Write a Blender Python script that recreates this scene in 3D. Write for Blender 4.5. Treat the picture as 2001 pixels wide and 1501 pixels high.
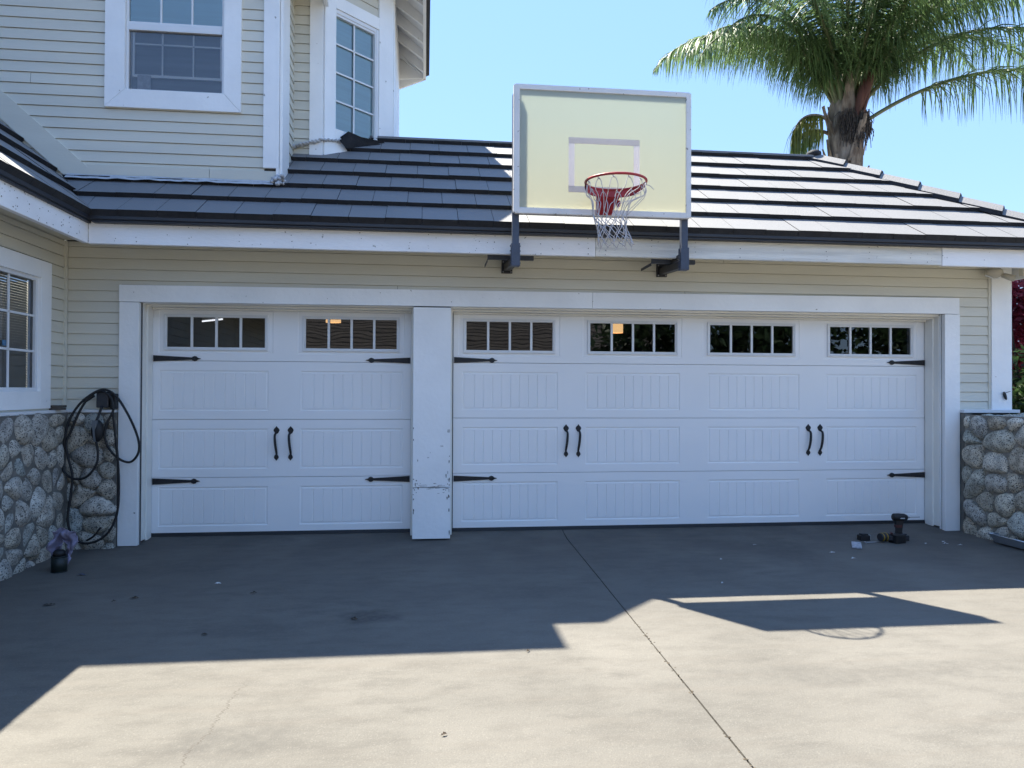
import bpy, bmesh, math, random
from math import sin, cos, tan, pi, radians, sqrt
from mathutils import Vector, Matrix, noise
random.seed(7)
R = radians
for o in list(bpy.data.objects): bpy.data.objects.remove(o)
scene = bpy.context.scene
C = scene.collection

# ------------------------------------------------------------------ camera
FPX, YAW, PITCH, ROLL = 1450.0, 0.116976934, 0.00963883, 0.004157261
cam = bpy.data.cameras.new('camera'); co = bpy.data.objects.new('camera', cam); C.objects.link(co)
cam.sensor_width = 36; cam.lens = 36*FPX/2001; cam.clip_end = 2000; cam.clip_start = .05
f = Vector((sin(YAW)*cos(PITCH), cos(YAW)*cos(PITCH), sin(PITCH)))
r0 = Vector((cos(YAW), -sin(YAW), 0)); u0 = r0.cross(f)
r = cos(ROLL)*r0 + sin(ROLL)*u0; u = -sin(ROLL)*r0 + cos(ROLL)*u0
m = Matrix((r, u, -f)).transposed().to_4x4(); m.translation = (2.46584, -7.09062, 1.33626)
co.matrix_world = m
scene.camera = co

# ------------------------------------------------------------------ light
SUN = Vector((-.322, .487, 1.0)).normalized()          # towards the sun
SEL = math.asin(SUN.z); SAZ = math.atan2(SUN.x, SUN.y)
w = bpy.data.worlds.new('World'); scene.world = w; w.use_nodes = True
nt = w.node_tree; bg = nt.nodes['Background']
sky = nt.nodes.new('ShaderNodeTexSky'); sky.sky_type = 'NISHITA'; sky.sun_disc = False
sky.sun_elevation = SEL; sky.sun_rotation = SAZ; sky.air_density = 1.2; sky.dust_density = .15; sky.ozone_density = 1.5
ga = nt.nodes.new('ShaderNodeGamma'); ga.inputs[1].default_value = .25            # evens out the glare round the sun
hs = nt.nodes.new('ShaderNodeHueSaturation'); hs.inputs['Saturation'].default_value = 1.8; hs.inputs['Value'].default_value = 1.75
nt.links.new(sky.outputs[0], ga.inputs[0]); nt.links.new(ga.outputs[0], hs.inputs['Color']); tn = nt.nodes.new('ShaderNodeMix'); tn.data_type = 'RGBA'; tn.blend_type = 'MULTIPLY'; tn.inputs['Factor'].default_value = 1; tn.inputs['B'].default_value = (.48, .655, .98, 1); nt.links.new(hs.outputs[0], tn.inputs['A']); nt.links.new(tn.outputs['Result'], bg.inputs[0]); bg.inputs[1].default_value = 0.15
sl = bpy.data.lights.new('sun', 'SUN'); so = bpy.data.objects.new('sun', sl); C.objects.link(so)
sl.energy = 4.2; sl.angle = R(.53); sl.color = (1, .94, .815)
so.rotation_euler = SUN.to_track_quat('Z', 'Y').to_euler(); so.location = (0, 0, 30)
scene.render.engine = 'CYCLES'
vs = scene.view_settings; vs.view_transform = 'Standard'; vs.look = 'None'; vs.gamma = 1; vs.exposure = 1.95
try:
    scene.cycles.max_bounces = 10; scene.cycles.transparent_max_bounces = 16; scene.cycles.caustics_reflective = False; scene.cycles.caustics_refractive = False
except Exception: pass

# ------------------------------------------------------------------ materials
def mat(name, col, rough=.6, var=.12, scale=3., bump=0., bscale=60., col2=None, spec=.5, metal=0., island=0., specks=None, stretch=None, detail=4):
    m = bpy.data.materials.new(name); m.use_nodes = True; nt = m.node_tree; N = nt.nodes; L = nt.links
    b = N['Principled BSDF']; b.inputs['Roughness'].default_value = rough; b.inputs['Metallic'].default_value = metal
    b.inputs['Specular IOR Level'].default_value = spec
    tc = N.new('ShaderNodeTexCoord'); out = tc.outputs['Object']
    if stretch:
        mp = N.new('ShaderNodeMapping'); mp.inputs['Scale'].default_value = stretch; L.new(out, mp.inputs[0]); out = mp.outputs[0]
    n = N.new('ShaderNodeTexNoise'); n.inputs['Scale'].default_value = scale; n.inputs['Detail'].default_value = detail; L.new(out, n.inputs['Vector'])
    mx = N.new('ShaderNodeMix'); mx.data_type = 'RGBA'
    c2 = col2 if col2 else tuple(max(0, c*(1-2*var)) for c in col)
    mr = N.new('ShaderNodeMapRange'); mr.inputs[1].default_value = .35; mr.inputs[2].default_value = .65; L.new(n.outputs[0], mr.inputs[0])
    L.new(mr.outputs[0], mx.inputs['Factor']); mx.inputs['A'].default_value = (*c2, 1); mx.inputs['B'].default_value = (*col, 1)
    cur = mx.outputs['Result']
    if island:
        g = N.new('ShaderNodeNewGeometry'); hs = N.new('ShaderNodeHueSaturation'); a = N.new('ShaderNodeMapRange')
        a.inputs[3].default_value = 1-island; a.inputs[4].default_value = 1+island; L.new(g.outputs['Random Per Island'], a.inputs[0])
        L.new(a.outputs[0], hs.inputs['Value']); L.new(cur, hs.inputs['Color']); cur = hs.outputs[0]
    if specks:
        sc, th, scol = specks
        n2 = N.new('ShaderNodeTexNoise'); n2.inputs['Scale'].default_value = sc; n2.inputs['Detail'].default_value = 3; L.new(tc.outputs['Object'], n2.inputs['Vector'])
        s = N.new('ShaderNodeMapRange'); s.inputs[1].default_value = th; s.inputs[2].default_value = th+.03; L.new(n2.outputs[0], s.inputs[0])
        m3 = N.new('ShaderNodeMix'); m3.data_type = 'RGBA'; L.new(s.outputs[0], m3.inputs['Factor']); L.new(cur, m3.inputs['A']); m3.inputs['B'].default_value = (*scol, 1)
        cur = m3.outputs['Result']
    L.new(cur, b.inputs['Base Color'])
    if bump:
        nb = N.new('ShaderNodeTexNoise'); nb.inputs['Scale'].default_value = bscale; nb.inputs['Detail'].default_value = 5; L.new(out, nb.inputs['Vector'])
        bp = N.new('ShaderNodeBump'); bp.inputs['Strength'].default_value = min(1, bump); bp.inputs['Distance'].default_value = .01; L.new(nb.outputs[0], bp.inputs['Height'])
        L.new(bp.outputs[0], b.inputs['Normal'])
    return m

def leafmat(name, col, col2, trans=.35):
    m = mat(name, col, .45, col2=col2, scale=1.5, island=.35, spec=.5)
    nt = m.node_tree; N = nt.nodes; L = nt.links; b = N['Principled BSDF']; out = N['Material Output']
    t = N.new('ShaderNodeBsdfTranslucent'); mx = N.new('ShaderNodeMixShader'); mx.inputs[0].default_value = trans
    src = b.inputs['Base Color'].links[0].from_socket
    hs = N.new('ShaderNodeHueSaturation'); hs.inputs['Value'].default_value = 1.6; hs.inputs['Hue'].default_value = .485; L.new(src, hs.inputs['Color']); L.new(hs.outputs[0], t.inputs[0])
    L.new(b.outputs[0], mx.inputs[1]); L.new(t.outputs[0], mx.inputs[2]); L.new(mx.outputs[0], out.inputs[0])
    return m

def glassmat(name, tint, refl=1.45, wavy=0.0):
    m = bpy.data.materials.new(name); m.use_nodes = True; nt = m.node_tree; N = nt.nodes; L = nt.links
    N.remove(N['Principled BSDF'])
    t = N.new('ShaderNodeBsdfTransparent'); t.inputs[0].default_value = (*tint, 1)
    g = N.new('ShaderNodeBsdfGlossy'); g.inputs['Roughness'].default_value = .01; g.inputs[0].default_value = (.95, .97, 1, 1)
    fr = N.new('ShaderNodeFresnel'); fr.inputs[0].default_value = refl
    mx = N.new('ShaderNodeMixShader'); L.new(fr.outputs[0], mx.inputs[0]); L.new(t.outputs[0], mx.inputs[1]); L.new(g.outputs[0], mx.inputs[2])
    L.new(mx.outputs[0], N['Material Output'].inputs[0])
    if wavy:
        tc = N.new('ShaderNodeTexCoord'); n = N.new('ShaderNodeTexNoise'); n.inputs['Scale'].default_value = 3.5; n.inputs['Detail'].default_value = 1; L.new(tc.outputs['Object'], n.inputs['Vector'])
        bp = N.new('ShaderNodeBump'); bp.inputs['Strength'].default_value = wavy; bp.inputs['Distance'].default_value = .01; L.new(n.outputs[0], bp.inputs['Height']); L.new(bp.outputs[0], g.inputs['Normal'])
    return m

def emit(name, col, s):
    m = bpy.data.materials.new(name); m.use_nodes = True; b = m.node_tree.nodes['Principled BSDF']
    b.inputs['Base Color'].default_value = (*col, 1); b.inputs['Emission Color'].default_value = (*col, 1); b.inputs['Emission Strength'].default_value = s
    return m

M = {}
M['siding'] = mat('siding_paint', (.70, .672, .575), .6, .05, .9, .15, 30, stretch=(.6, .6, 5))
M['white'] = mat('white_paint', (.93, .93, .92), .5, .035, 2.5, .25, 25, specks=(23, .735, (.33, .31, .28)))
M['fascia_old'] = mat('weathered_grey_white_board', (.88, .86, .80), .7, .14, 2.2, .7, 24, specks=(30, .72, (.36, .34, .31)), stretch=(.5, 1, 9), detail=9)
M['worn'] = mat('worn_white_paint', (.93, .93, .92), .5, .03, 2.5, .3, 25, specks=(14, .735, (.20, .19, .17)))
M['fascia'] = mat('weathered_white_board', (.93, .92, .92), .55, .06, 1.8, .35, 30, specks=(30, .70, (.36, .34, .31)), stretch=(.6, 1, 2))
M['door'] = mat('door_enamel', (.90, .90, .90), .38, .012, 1.5, .03, 90)
M['jamb'] = mat('cream_jamb_paint', (.88, .86, .80), .5, .03, 2)
M['vinyl'] = mat('white_vinyl', (.78, .79, .80), .4, .02, 3)
M['tile'] = mat('roof_tile', (.050, .049, .053), .78, .08, 2.2, .5, 90, island=.10, spec=.5); M['tile'].node_tree.nodes['Principled BSDF'].inputs['IOR'].default_value = 3.0
M['cap'] = mat('cap_tile', (.085, .082, .084), .75, .1, 3, .5, 90, island=.1, spec=.5); M['cap'].node_tree.nodes['Principled BSDF'].inputs['IOR'].default_value = 2.6
M['butt'] = mat('dark_tile_edge', (.022, .023, .028), .8, .2, 8, .5, 60)
M['under'] = mat('roof_underlay', (.02, .02, .024), .9)
M['gutter'] = mat('dark_gutter_paint', (.028, .031, .040), .5, .15, 3, .1, 40)
M['mortar'] = mat('mortar', (.20, .188, .165), .95, .2, 9, .9, 70)
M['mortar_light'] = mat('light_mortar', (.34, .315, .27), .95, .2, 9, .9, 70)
M['black'] = mat('black_iron', (.012, .012, .014), .5, .2, 30, .5, 120)
M['rubber'] = mat('black_rubber', (.010, .010, .011), .6)
M['steel'] = mat('blue_grey_steel', (.060, .075, .11), .5, .1, 8, .3, 60, specks=(40, .68, (.12, .09, .07)))
M['blacksteel'] = mat('black_steel', (.02, .022, .028), .5, .1, 8, .2, 60)
M['galv'] = mat('galvanised', (.35, .36, .38), .45, .1, 12, metal=.7)
M['boardframe'] = mat('chipped_board_frame', (.77, .75, .73), .55, .06, 4, .3, 30, specks=(26, .66, (.28, .26, .24)))
M['tape'] = leafmat('pale_square', (.64, .60, .61), (.60, .57, .58), .5)
M['rim'] = mat('red_rim', (.42, .025, .03), .45, .12, 9, .2, 60)
M['net'] = mat('net_cord', (.62, .58, .58), .8, .08, 30)
M['dark'] = mat('garage_interior', (.10, .10, .10), .9)
M['blind'] = mat('sky_reflection_blind', (.54, .86, .99), .6, .04, 1, stretch=(1, 1, 30))  # blue of the sky reflected in the panes is painted into this blind
M['blindgrey'] = mat('window_screen', (.16, .17, .19), .8, .2, .8, stretch=(1, 1, 14))
M['blinddark'] = mat('dim_blind', (.115, .115, .105), .8, .15, .8, stretch=(1, 1, 16))
M['glass'] = glassmat('window_glass', (.98, .99, 1.0), 1.9)
M['gglass'] = glassmat('door_glass', (.35, .36, .38), 1.75, wavy=.06)
M['soil'] = mat('soil', (.10, .08, .055), .95, .2, 4, .8, 20)
M['grass'] = mat('dry_ground', (.38, .35, .28), .95, .25, 2, .8, 20)
M['asphalt'] = mat('asphalt', (.26, .255, .245), .9, .15, 20, .5, 90)
M['rag'] = mat('lilac_cloth', (.30, .27, .37), .9, .1, 14, .5, 60)
M['can'] = mat('green_black_can', (.012, .020, .018), .5, .15, 20)
M['alu'] = mat('shiny_tray', (.55, .60, .66), .28, .05, 5, .2, 20, metal=.8)
M['lead'] = mat('lead_flashing', (.55, .56, .58), .5, .1, 20, .6, 30)
M['felt'] = mat('black_felt', (.022, .022, .025), .9, .2, 12, .5, 50)
M['trunk'] = mat('palm_trunk', (.38, .31, .24), .9, .2, 5, .9, 14, col2=(.15, .11, .08), stretch=(3, 3, .8))
M['boot'] = mat('palm_boot', (.33, .26, .19), .85, .2, 5, .8, 25, col2=(.16, .11, .075), island=.25, stretch=(4, 4, .7))
M['spathe'] = mat('palm_spathe', (.14, .05, .03), .75, .25, 3, .3, 20, stretch=(4, 4, .5))
M['fibre'] = mat('palm_fibre', (.13, .10, .08), .95, .3, 30)
M['rachis'] = mat('palm_rachis', (.17, .19, .09), .6, .15, 3)
M['frond'] = leafmat('palm_leaf', (.12, .20, .075), (.05, .10, .04), .40)
M['frondy'] = leafmat('yellowing_palm_leaf', (.26, .25, .05), (.07, .13, .03), .4)
M['red'] = leafmat('red_leaf', (.50, .10, .13), (.22, .04, .06), .55)
M['green'] = leafmat('green_leaf', (.075, .14, .035), (.03, .06, .018), .4)
M['dgreen'] = leafmat('dark_green_leaf', (.035, .07, .025), (.015, .03, .012), .3)
M['bark'] = mat('bark', (.12, .09, .065), .95, .2, 6, .8, 18)
M['leafbrown'] = mat('dead_leaf', (.055, .035, .02), .9, .2, 20)
M['chip'] = mat('paint_chip', (.60, .61, .62), .7, .05, 20)
M['lampglow'] = emit('warm_lamp', (1, .60, .26), .62)
M['tubeglow'] = emit('tube_lamp', (.95, .97, 1), .8)
M['dullwhite'] = mat('aged_plastic', (.52, .48, .40), .5, .08, 9)
M['yellow'] = mat('yellow_plastic', (.35, .23, .02), .5)
M['redplastic'] = mat('red_plastic', (.07, .012, .012), .5)
M['nwall'] = mat('neighbour_stucco', (.62, .60, .55), .9, .1, 1)
M['nroof'] = mat('neighbour_roof', (.085, .075, .068), .9, .15, 2, island=.15)

# river stones: colour by stone
def stonemat(base):
    m = mat('river_stone', base, .85, .24, 14, 1.0, 50, specks=(95, .56, (.085, .082, .08)), detail=9)
    nt = m.node_tree; N = nt.nodes; L = nt.links; b = N['Principled BSDF']
    src = b.inputs['Base Color'].links[0].from_socket
    g = N.new('ShaderNodeNewGeometry'); cr = N.new('ShaderNodeValToRGB'); e = cr.color_ramp.elements
    e[0].position = 0; e[0].color = (.72, .72, .72, 1); e[1].position = 1; e[1].color = (1.0, .96, .86, 1)
    for p, c in ((.2, (.95, .92, .86, 1)), (.4, (.85, .79, .69, 1)), (.55, (.74, .82, .83, 1)), (.7, (1.12, 1.1, 1.05, 1)), (.85, (.75, .69, .60, 1))):
        k = e.new(p); k.color = c
    L.new(g.outputs['Random Per Island'], cr.inputs[0])
    mm = N.new('ShaderNodeMix'); mm.data_type = 'RGBA'; mm.blend_type = 'MULTIPLY'; mm.inputs['Factor'].default_value = 1
    L.new(src, mm.inputs['A']); L.new(cr.outputs[0], mm.inputs['B']); L.new(mm.outputs['Result'], b.inputs['Base Color'])
    return m
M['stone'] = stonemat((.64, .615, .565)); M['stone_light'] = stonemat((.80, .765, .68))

def boardmat():
    m = bpy.data.materials.new('milky_panel'); m.use_nodes = True; nt = m.node_tree; N = nt.nodes; L = nt.links
    b = N['Principled BSDF']; b.inputs['Base Color'].default_value = (.66, .67, .58, 1); b.inputs['Roughness'].default_value = .35
    t = N.new('ShaderNodeBsdfTranslucent'); t.inputs[0].default_value = (.74, .74, .48, 1)
    tc = N.new('ShaderNodeTexCoord'); sp = N.new('ShaderNodeSeparateXYZ'); L.new(tc.outputs['Object'], sp.inputs[0])
    n = N.new('ShaderNodeTexNoise'); n.inputs['Scale'].default_value = 1.3; L.new(tc.outputs['Object'], n.inputs['Vector'])
    # the sheet's colour is yellower towards its lower edge, with some noise
    a = N.new('ShaderNodeMath'); a.operation = 'MULTIPLY_ADD'; L.new(n.outputs[0], a.inputs[0]); a.inputs[1].default_value = .25; L.new(sp.outputs[2], a.inputs[2])
    mr = N.new('ShaderNodeMapRange'); mr.inputs[1].default_value = .25; mr.inputs[2].default_value = .95; L.new(a.outputs[0], mr.inputs[0])
    mx = N.new('ShaderNodeMix'); mx.data_type = 'RGBA'; L.new(mr.outputs[0], mx.inputs['Factor']); mx.inputs['A'].default_value = (.73, .72, .60, 1); mx.inputs['B'].default_value = (.67, .71, .645, 1)
    L.new(mx.outputs['Result'], t.inputs[0])
    s = N.new('ShaderNodeMixShader'); s.inputs[0].default_value = .62; L.new(b.outputs[0], s.inputs[1]); L.new(t.outputs[0], s.inputs[2]); L.new(s.outputs[0], N['Material Output'].inputs[0])
    return m
M['panel'] = boardmat()

def concretemat():
    m = bpy.data.materials.new('concrete_slab'); m.use_nodes = True; nt = m.node_tree; N = nt.nodes; L = nt.links
    b = N['Principled BSDF']; b.inputs['Roughness'].default_value = .85; b.inputs['Specular IOR Level'].default_value = .3
    tc = N.new('ShaderNodeTexCoord'); P = tc.outputs['Object']
    def nz(sc, det=4, stretch=None, rough=.55):
        n = N.new('ShaderNodeTexNoise'); n.inputs['Scale'].default_value = sc; n.inputs['Detail'].default_value = det; n.inputs['Roughness'].default_value = rough
        if stretch:
            mp = N.new('ShaderNodeMapping'); mp.inputs['Scale'].default_value = stretch; L.new(P, mp.inputs[0]); L.new(mp.outputs[0], n.inputs['Vector'])
        else: L.new(P, n.inputs['Vector'])
        return n.outputs[0]
    def mrange(v, a, b_, c=0., d=1.):
        k = N.new('ShaderNodeMapRange'); L.new(v, k.inputs[0]); k.inputs[1].default_value = a; k.inputs[2].default_value = b_; k.inputs[3].default_value = c; k.inputs[4].default_value = d; return k.outputs[0]
    def mth(op, a, b_=None, c=None):
        k = N.new('ShaderNodeMath'); k.operation = op
        for i, v in enumerate((a, b_, c)):
            if v is None: continue
            if isinstance(v, (int, float)): k.inputs[i].default_value = v
            else: L.new(v, k.inputs[i])
        return k.outputs[0]
    def mixc(fac, a, b_):
        k = N.new('ShaderNodeMix'); k.data_type = 'RGBA'; L.new(fac, k.inputs['Factor'])
        for nm, v in (('A', a), ('B', b_)):
            if isinstance(v, tuple): k.inputs[nm].default_value = (*v, 1)
            else: L.new(v, k.inputs[nm])
        return k.outputs['Result']
    sp = N.new('ShaderNodeSeparateXYZ'); L.new(P, sp.inputs[0]); X, Y = sp.outputs[0], sp.outputs[1]
    col = mixc(mrange(nz(1.1, 6), .3, .7), (.124, .116, .101), (.156, .146, .127))
    col = mixc(mrange(nz(4.5, 6, (1, 2.2, 1), .65), .44, .70, 0, .72), col, (.095, .088, .077))
    col = mixc(mrange(nz(.45, 3), .45, .72, 0, .45), col, (.21, .195, .168))
    col = mixc(mrange(nz(150, 2), .52, .70, 0, .38), col, (.085, .08, .07))
    col = mixc(mrange(nz(140, 2), .56, .74, 0, .22), col, (.33, .305, .265))
    # grime close to the doors, also painting shade into the concrete there
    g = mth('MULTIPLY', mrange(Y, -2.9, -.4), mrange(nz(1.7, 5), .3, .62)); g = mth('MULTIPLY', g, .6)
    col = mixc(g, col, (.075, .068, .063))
    # broom / water streaks along X
    col = mixc(mrange(nz(3, 5, (.25, 3, 1), .7), .50, .72, 0, .42), col, (.145, .13, .11))
    # stains
    dn = nz(5, 4)
    for (cx, cy, rx, ry, s) in ((2.11, -2.47, .19, .13, .8), (1.68, -4.05, .26, .15, .5), (1.45, -2.62, .35, .16, .35), (4.6, -3.62, .9, .14, .3), (5.6, -.95, .25, .6, .45), (3.1, -2.0, .5, .2, .3), (.6, -1.1, .5, .3, .35)):
        dx = mth('DIVIDE', mth('SUBTRACT', X, cx), rx); dy = mth('DIVIDE', mth('SUBTRACT', Y, cy), ry)
        d = mth('SQRT', mth('ADD', mth('MULTIPLY', dx, dx), mth('MULTIPLY', dy, dy)))
        d = mth('ADD', d, mth('MULTIPLY', mth('SUBTRACT', dn, .5), 1.6))
        f_ = mrange(d, .55, 1.15, s, 0)
        f_ = mth('MULTIPLY', f_, mrange(nz(22, 3), .3, .6, .35, 1))
        col = mixc(f_, col, (.07, .066, .06))
    # hairline crack
    jig = mth('MULTIPLY', mth('SUBTRACT', nz(5, 6, (0, 1, 0), .8), .5), .22)
    cx = mth('ADD', mth('MULTIPLY_ADD', mth('ADD', Y, 3.45), .06, 1.62), jig)
    c1 = mrange(mth('ABSOLUTE', mth('SUBTRACT', X, cx)), .0015, .004, .75, 0)
    c1 = mth('MULTIPLY', c1, mth('MULTIPLY', mrange(Y, -4.6, -4.4), mrange(Y, -3.5, -3.35, 1, 0)))
    col = mixc(c1, col, (.07, .06, .05))
    L.new(col, b.inputs['Base Color'])
    h = mth('ADD', mth('MULTIPLY', nz(130, 3), .5), mth('MULTIPLY', nz(22, 4), .6))
    bp = N.new('ShaderNodeBump'); bp.inputs['Strength'].default_value = .55; bp.inputs['Distance'].default_value = .008; L.new(h, bp.inputs['Height']); L.new(bp.outputs[0], b.inputs['Normal'])
    return m
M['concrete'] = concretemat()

# ------------------------------------------------------------------ mesh helpers
class MB:
    def __init__(s): s.v = []; s.f = []; s.sm = []
    def add(s, vs, fs, smooth=False):
        n = len(s.v); s.v += [tuple(v) for v in vs]
        for f in fs: s.f.append(tuple(n+i for i in f)); s.sm.append(smooth)
    def quad(s, a, b, c, d): s.add([a, b, c, d], [(0, 1, 2, 3)])
    def poly(s, pts): s.add(pts, [tuple(range(len(pts)))])
    def box(s, x0, x1, y0, y1, z0, z1, T=None):
        v = [(x0, y0, z0), (x1, y0, z0), (x1, y1, z0), (x0, y1, z0), (x0, y0, z1), (x1, y0, z1), (x1, y1, z1), (x0, y1, z1)]
        if T: v = [T @ Vector(p) for p in v]
        s.add(v, [(0, 3, 2, 1), (4, 5, 6, 7), (0, 1, 5, 4), (1, 2, 6, 5), (2, 3, 7, 6), (3, 0, 4, 7)])
        return s
    def bar(s, p, q, w, h=None, up=(0, 0, 1)):
        p = Vector(p); q = Vector(q); h = h or w; d = (q-p).normalized(); up = Vector(up)
        if abs(d.dot(up)) > .99: up = Vector((1, 0, 0))
        a = d.cross(up).normalized()*w/2; b = a.cross(d).normalized()*h/2
        v = [p-a-b, p+a-b, p+a+b, p-a+b, q-a-b, q+a-b, q+a+b, q-a+b]
        s.add(v, [(0, 3, 2, 1), (4, 5, 6, 7), (0, 1, 5, 4), (1, 2, 6, 5), (2, 3, 7, 6), (3, 0, 4, 7)]); return s
    def tube(s, pts, r, n=8, cap=True, smooth=True):
        pts = [Vector(p) for p in pts]; k = len(pts)
        rs = r if isinstance(r, (list, tuple)) else [r]*k
        base = len(s.v); prev = None
        for i, p in enumerate(pts):
            d = (pts[min(i+1, k-1)]-pts[max(i-1, 0)])
            d = d.normalized() if d.length > 1e-9 else Vector((0, 0, 1))
            if prev is None:
                a = d.orthogonal().normalized()
            else:
                a = prev - d*prev.dot(d); a = a.normalized() if a.length > 1e-6 else d.orthogonal().normalized()
            prev = a; b = d.cross(a)
            for j in range(n):
                t = 2*pi*j/n; s.v.append(tuple(p+(a*cos(t)+b*sin(t))*rs[i]))
        for i in range(k-1):
            for j in range(n):
                s.f.append((base+i*n+j, base+i*n+(j+1) % n, base+(i+1)*n+(j+1) % n, base+(i+1)*n+j)); s.sm.append(smooth)
        if cap:
            s.f.append(tuple(base+j for j in reversed(range(n)))); s.sm.append(False)
            s.f.append(tuple(base+(k-1)*n+j for j in range(n))); s.sm.append(False)
        return s
    def prism(s, outline, axis, a0, a1, T=None, smooth=False):
        """outline 2-D pts; extruded along axis from a0 to a1"""
        def mk(p, a): return {0: (a, p[0], p[1]), 1: (p[0], a, p[1]), 2: (p[0], p[1], a)}[axis]
        n = len(outline); v = [mk(p, a0) for p in outline]+[mk(p, a1) for p in outline]
        if T: v = [T @ Vector(p) for p in v]
        s.add(v, [tuple(range(n)), tuple(reversed(range(n, 2*n)))])
        s.add(v, [(i, i+n, (i+1) % n+n, (i+1) % n) for i in range(n)], smooth); return s
    def blob(s, c, rx, ry, rz, sub=2, nz=0, ns=3, T=None):
        bm = bmesh.new(); bmesh.ops.create_icosphere(bm, subdivisions=sub, radius=1)
        vs = []
        for v in bm.verts:
            p = v.co.copy(); k = 1+nz*noise.noise(p*ns+Vector(c)*7)
            q = Vector((p.x*rx*k, p.y*ry*k, p.z*rz*k))
            if T: q = T @ q
            vs.append(q+Vector(c))
        s.add(vs, [tuple(v.index for v in f.verts) for f in bm.faces], True); bm.free(); return s
    def build(s, name, m, parent=None, loc=None, bevel=0, fix=True):
        me = bpy.data.meshes.new(name); me.from_pydata(s.v, [], s.f); me.polygons.foreach_set('use_smooth', s.sm)
        if fix:
            bm = bmesh.new(); bm.from_mesh(me); bmesh.ops.recalc_face_normals(bm, faces=bm.faces); bm.to_mesh(me); bm.free()
        me.materials.append(M[m] if isinstance(m, str) else m); me.update()
        o = bpy.data.objects.new(name, me); C.objects.link(o)
        if parent is not None: o.parent = parent
        if loc: o.location = loc
        if bevel:
            b = o.modifiers.new('bevel', 'BEVEL'); b.width = bevel; b.segments = 2; b.limit_method = 'ANGLE'; b.angle_limit = R(40)
        return o

def tag(o, label=None, cat=None, group=None, kind=None):
    if label: o['label'] = label
    if cat: o['category'] = cat
    if group: o['group'] = group
    if kind: o['kind'] = kind
    return o
def empty(name, loc, label, cat, group=None, rz=0):
    o = bpy.data.objects.new(name, None); C.objects.link(o); o.location = loc; o.rotation_euler = (0, 0, rz); o.empty_display_size = .2
    return tag(o, label, cat, group)
def copy_tree(o, parent=None):
    c = o.copy(); C.objects.link(c); c.parent = parent
    for ch in list(o.children): copy_tree(ch, c)
    return c
def catmull(P, n=10):
    P = [Vector(p) for p in P]; Q = [P[0]*2-P[1]]+P+[P[-1]*2-P[-2]]; out = []
    for i in range(1, len(Q)-2):
        a, b, c, d = Q[i-1:i+3]
        for k in range(n):
            t = k/n; out.append(.5*((2*b)+(c-a)*t+(2*a-5*b+4*c-d)*t*t+(3*b-a-3*c+d)*t**3))
    out.append(P[-1]); return out

def gz(y):                                     # driveway height
    if y >= 0: return 0.0
    if y > -.3: return y*.1
    return -.03+(y+.3)*.008

# ------------------------------------------------------------------ ground
def joint_x(y): return 3.785+(y+.316)*.0236
ys = [5.0, .5, .02, 0, -.1, -.3]+[-.6-.4*i for i in range(40)]
d = MB()
def strip(xa, xb):
    for i in range(len(ys)-1):
        y0, y1 = ys[i], ys[i+1]
        a = (xa(y0), y0, gz(y0)); b = (xb(y0), y0, gz(y0)); c = (xb(y1), y1, gz(y1)); e = (xa(y1), y1, gz(y1))
        d.quad(a, e, c, b)
        for xf, sg in ((xa, 1), (xb, -1)):     # slab edges down into the joint
            p = Vector((xf(y0), y0, gz(y0))); q = Vector((xf(y1), y1, gz(y1)))
            d.quad(p, q, q-Vector((0, 0, .12)), p-Vector((0, 0, .12)))
random.seed(3)
jw = {y: (.0022+random.random()*.003, .0022+random.random()*.003) for y in ys}
strip(lambda y: -.9, lambda y: joint_x(y)-jw[y][0])
strip(lambda y: joint_x(y)+jw[y][1], lambda y: 16)
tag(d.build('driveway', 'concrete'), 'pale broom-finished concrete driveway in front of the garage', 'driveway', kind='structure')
g = MB(); n = 14
for yy in range(-6, 6): pass
g.quad((-500, -500, -.36), (500, -500, -.36), (500, 500, -.36), (-500, 500, -.36))
tag(g.build('ground', 'grass'), 'open ground around the house', 'ground', kind='structure')
g = MB(); g.box(-60, 60, -24, -16.4, -.4, -.30)
tag(g.build('road', 'asphalt'), 'asphalt street behind the driveway', 'road', kind='structure')
# dirt packed into the control joint
random.seed(5); g = MB()
for i in range(60):
    y = -.4-i*.16; x = joint_x(y)
    y2 = y-.16; x2 = joint_x(y2); w_ = .009
    g.quad((x-w_, y, gz(y)-.014), (x+w_, y, gz(y)-.014), (x2+w_, y2, gz(y2)-.014), (x2-w_, y2, gz(y2)-.014))
for i in range(45):
    y = random.choice([-2.9, -3.1, -3.5, -3.7, -4.3])+random.uniform(-.15, .15); x = joint_x(y)+random.gauss(0, .006)
    g.blob((x, y, gz(y)-.001), random.uniform(.003, .008), random.uniform(.004, .012), .003, 1, .3)
tag(g.build('joint_dirt', 'soil'), 'dark dirt filling the long control joint of the driveway', 'dirt', kind='stuff')

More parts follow.
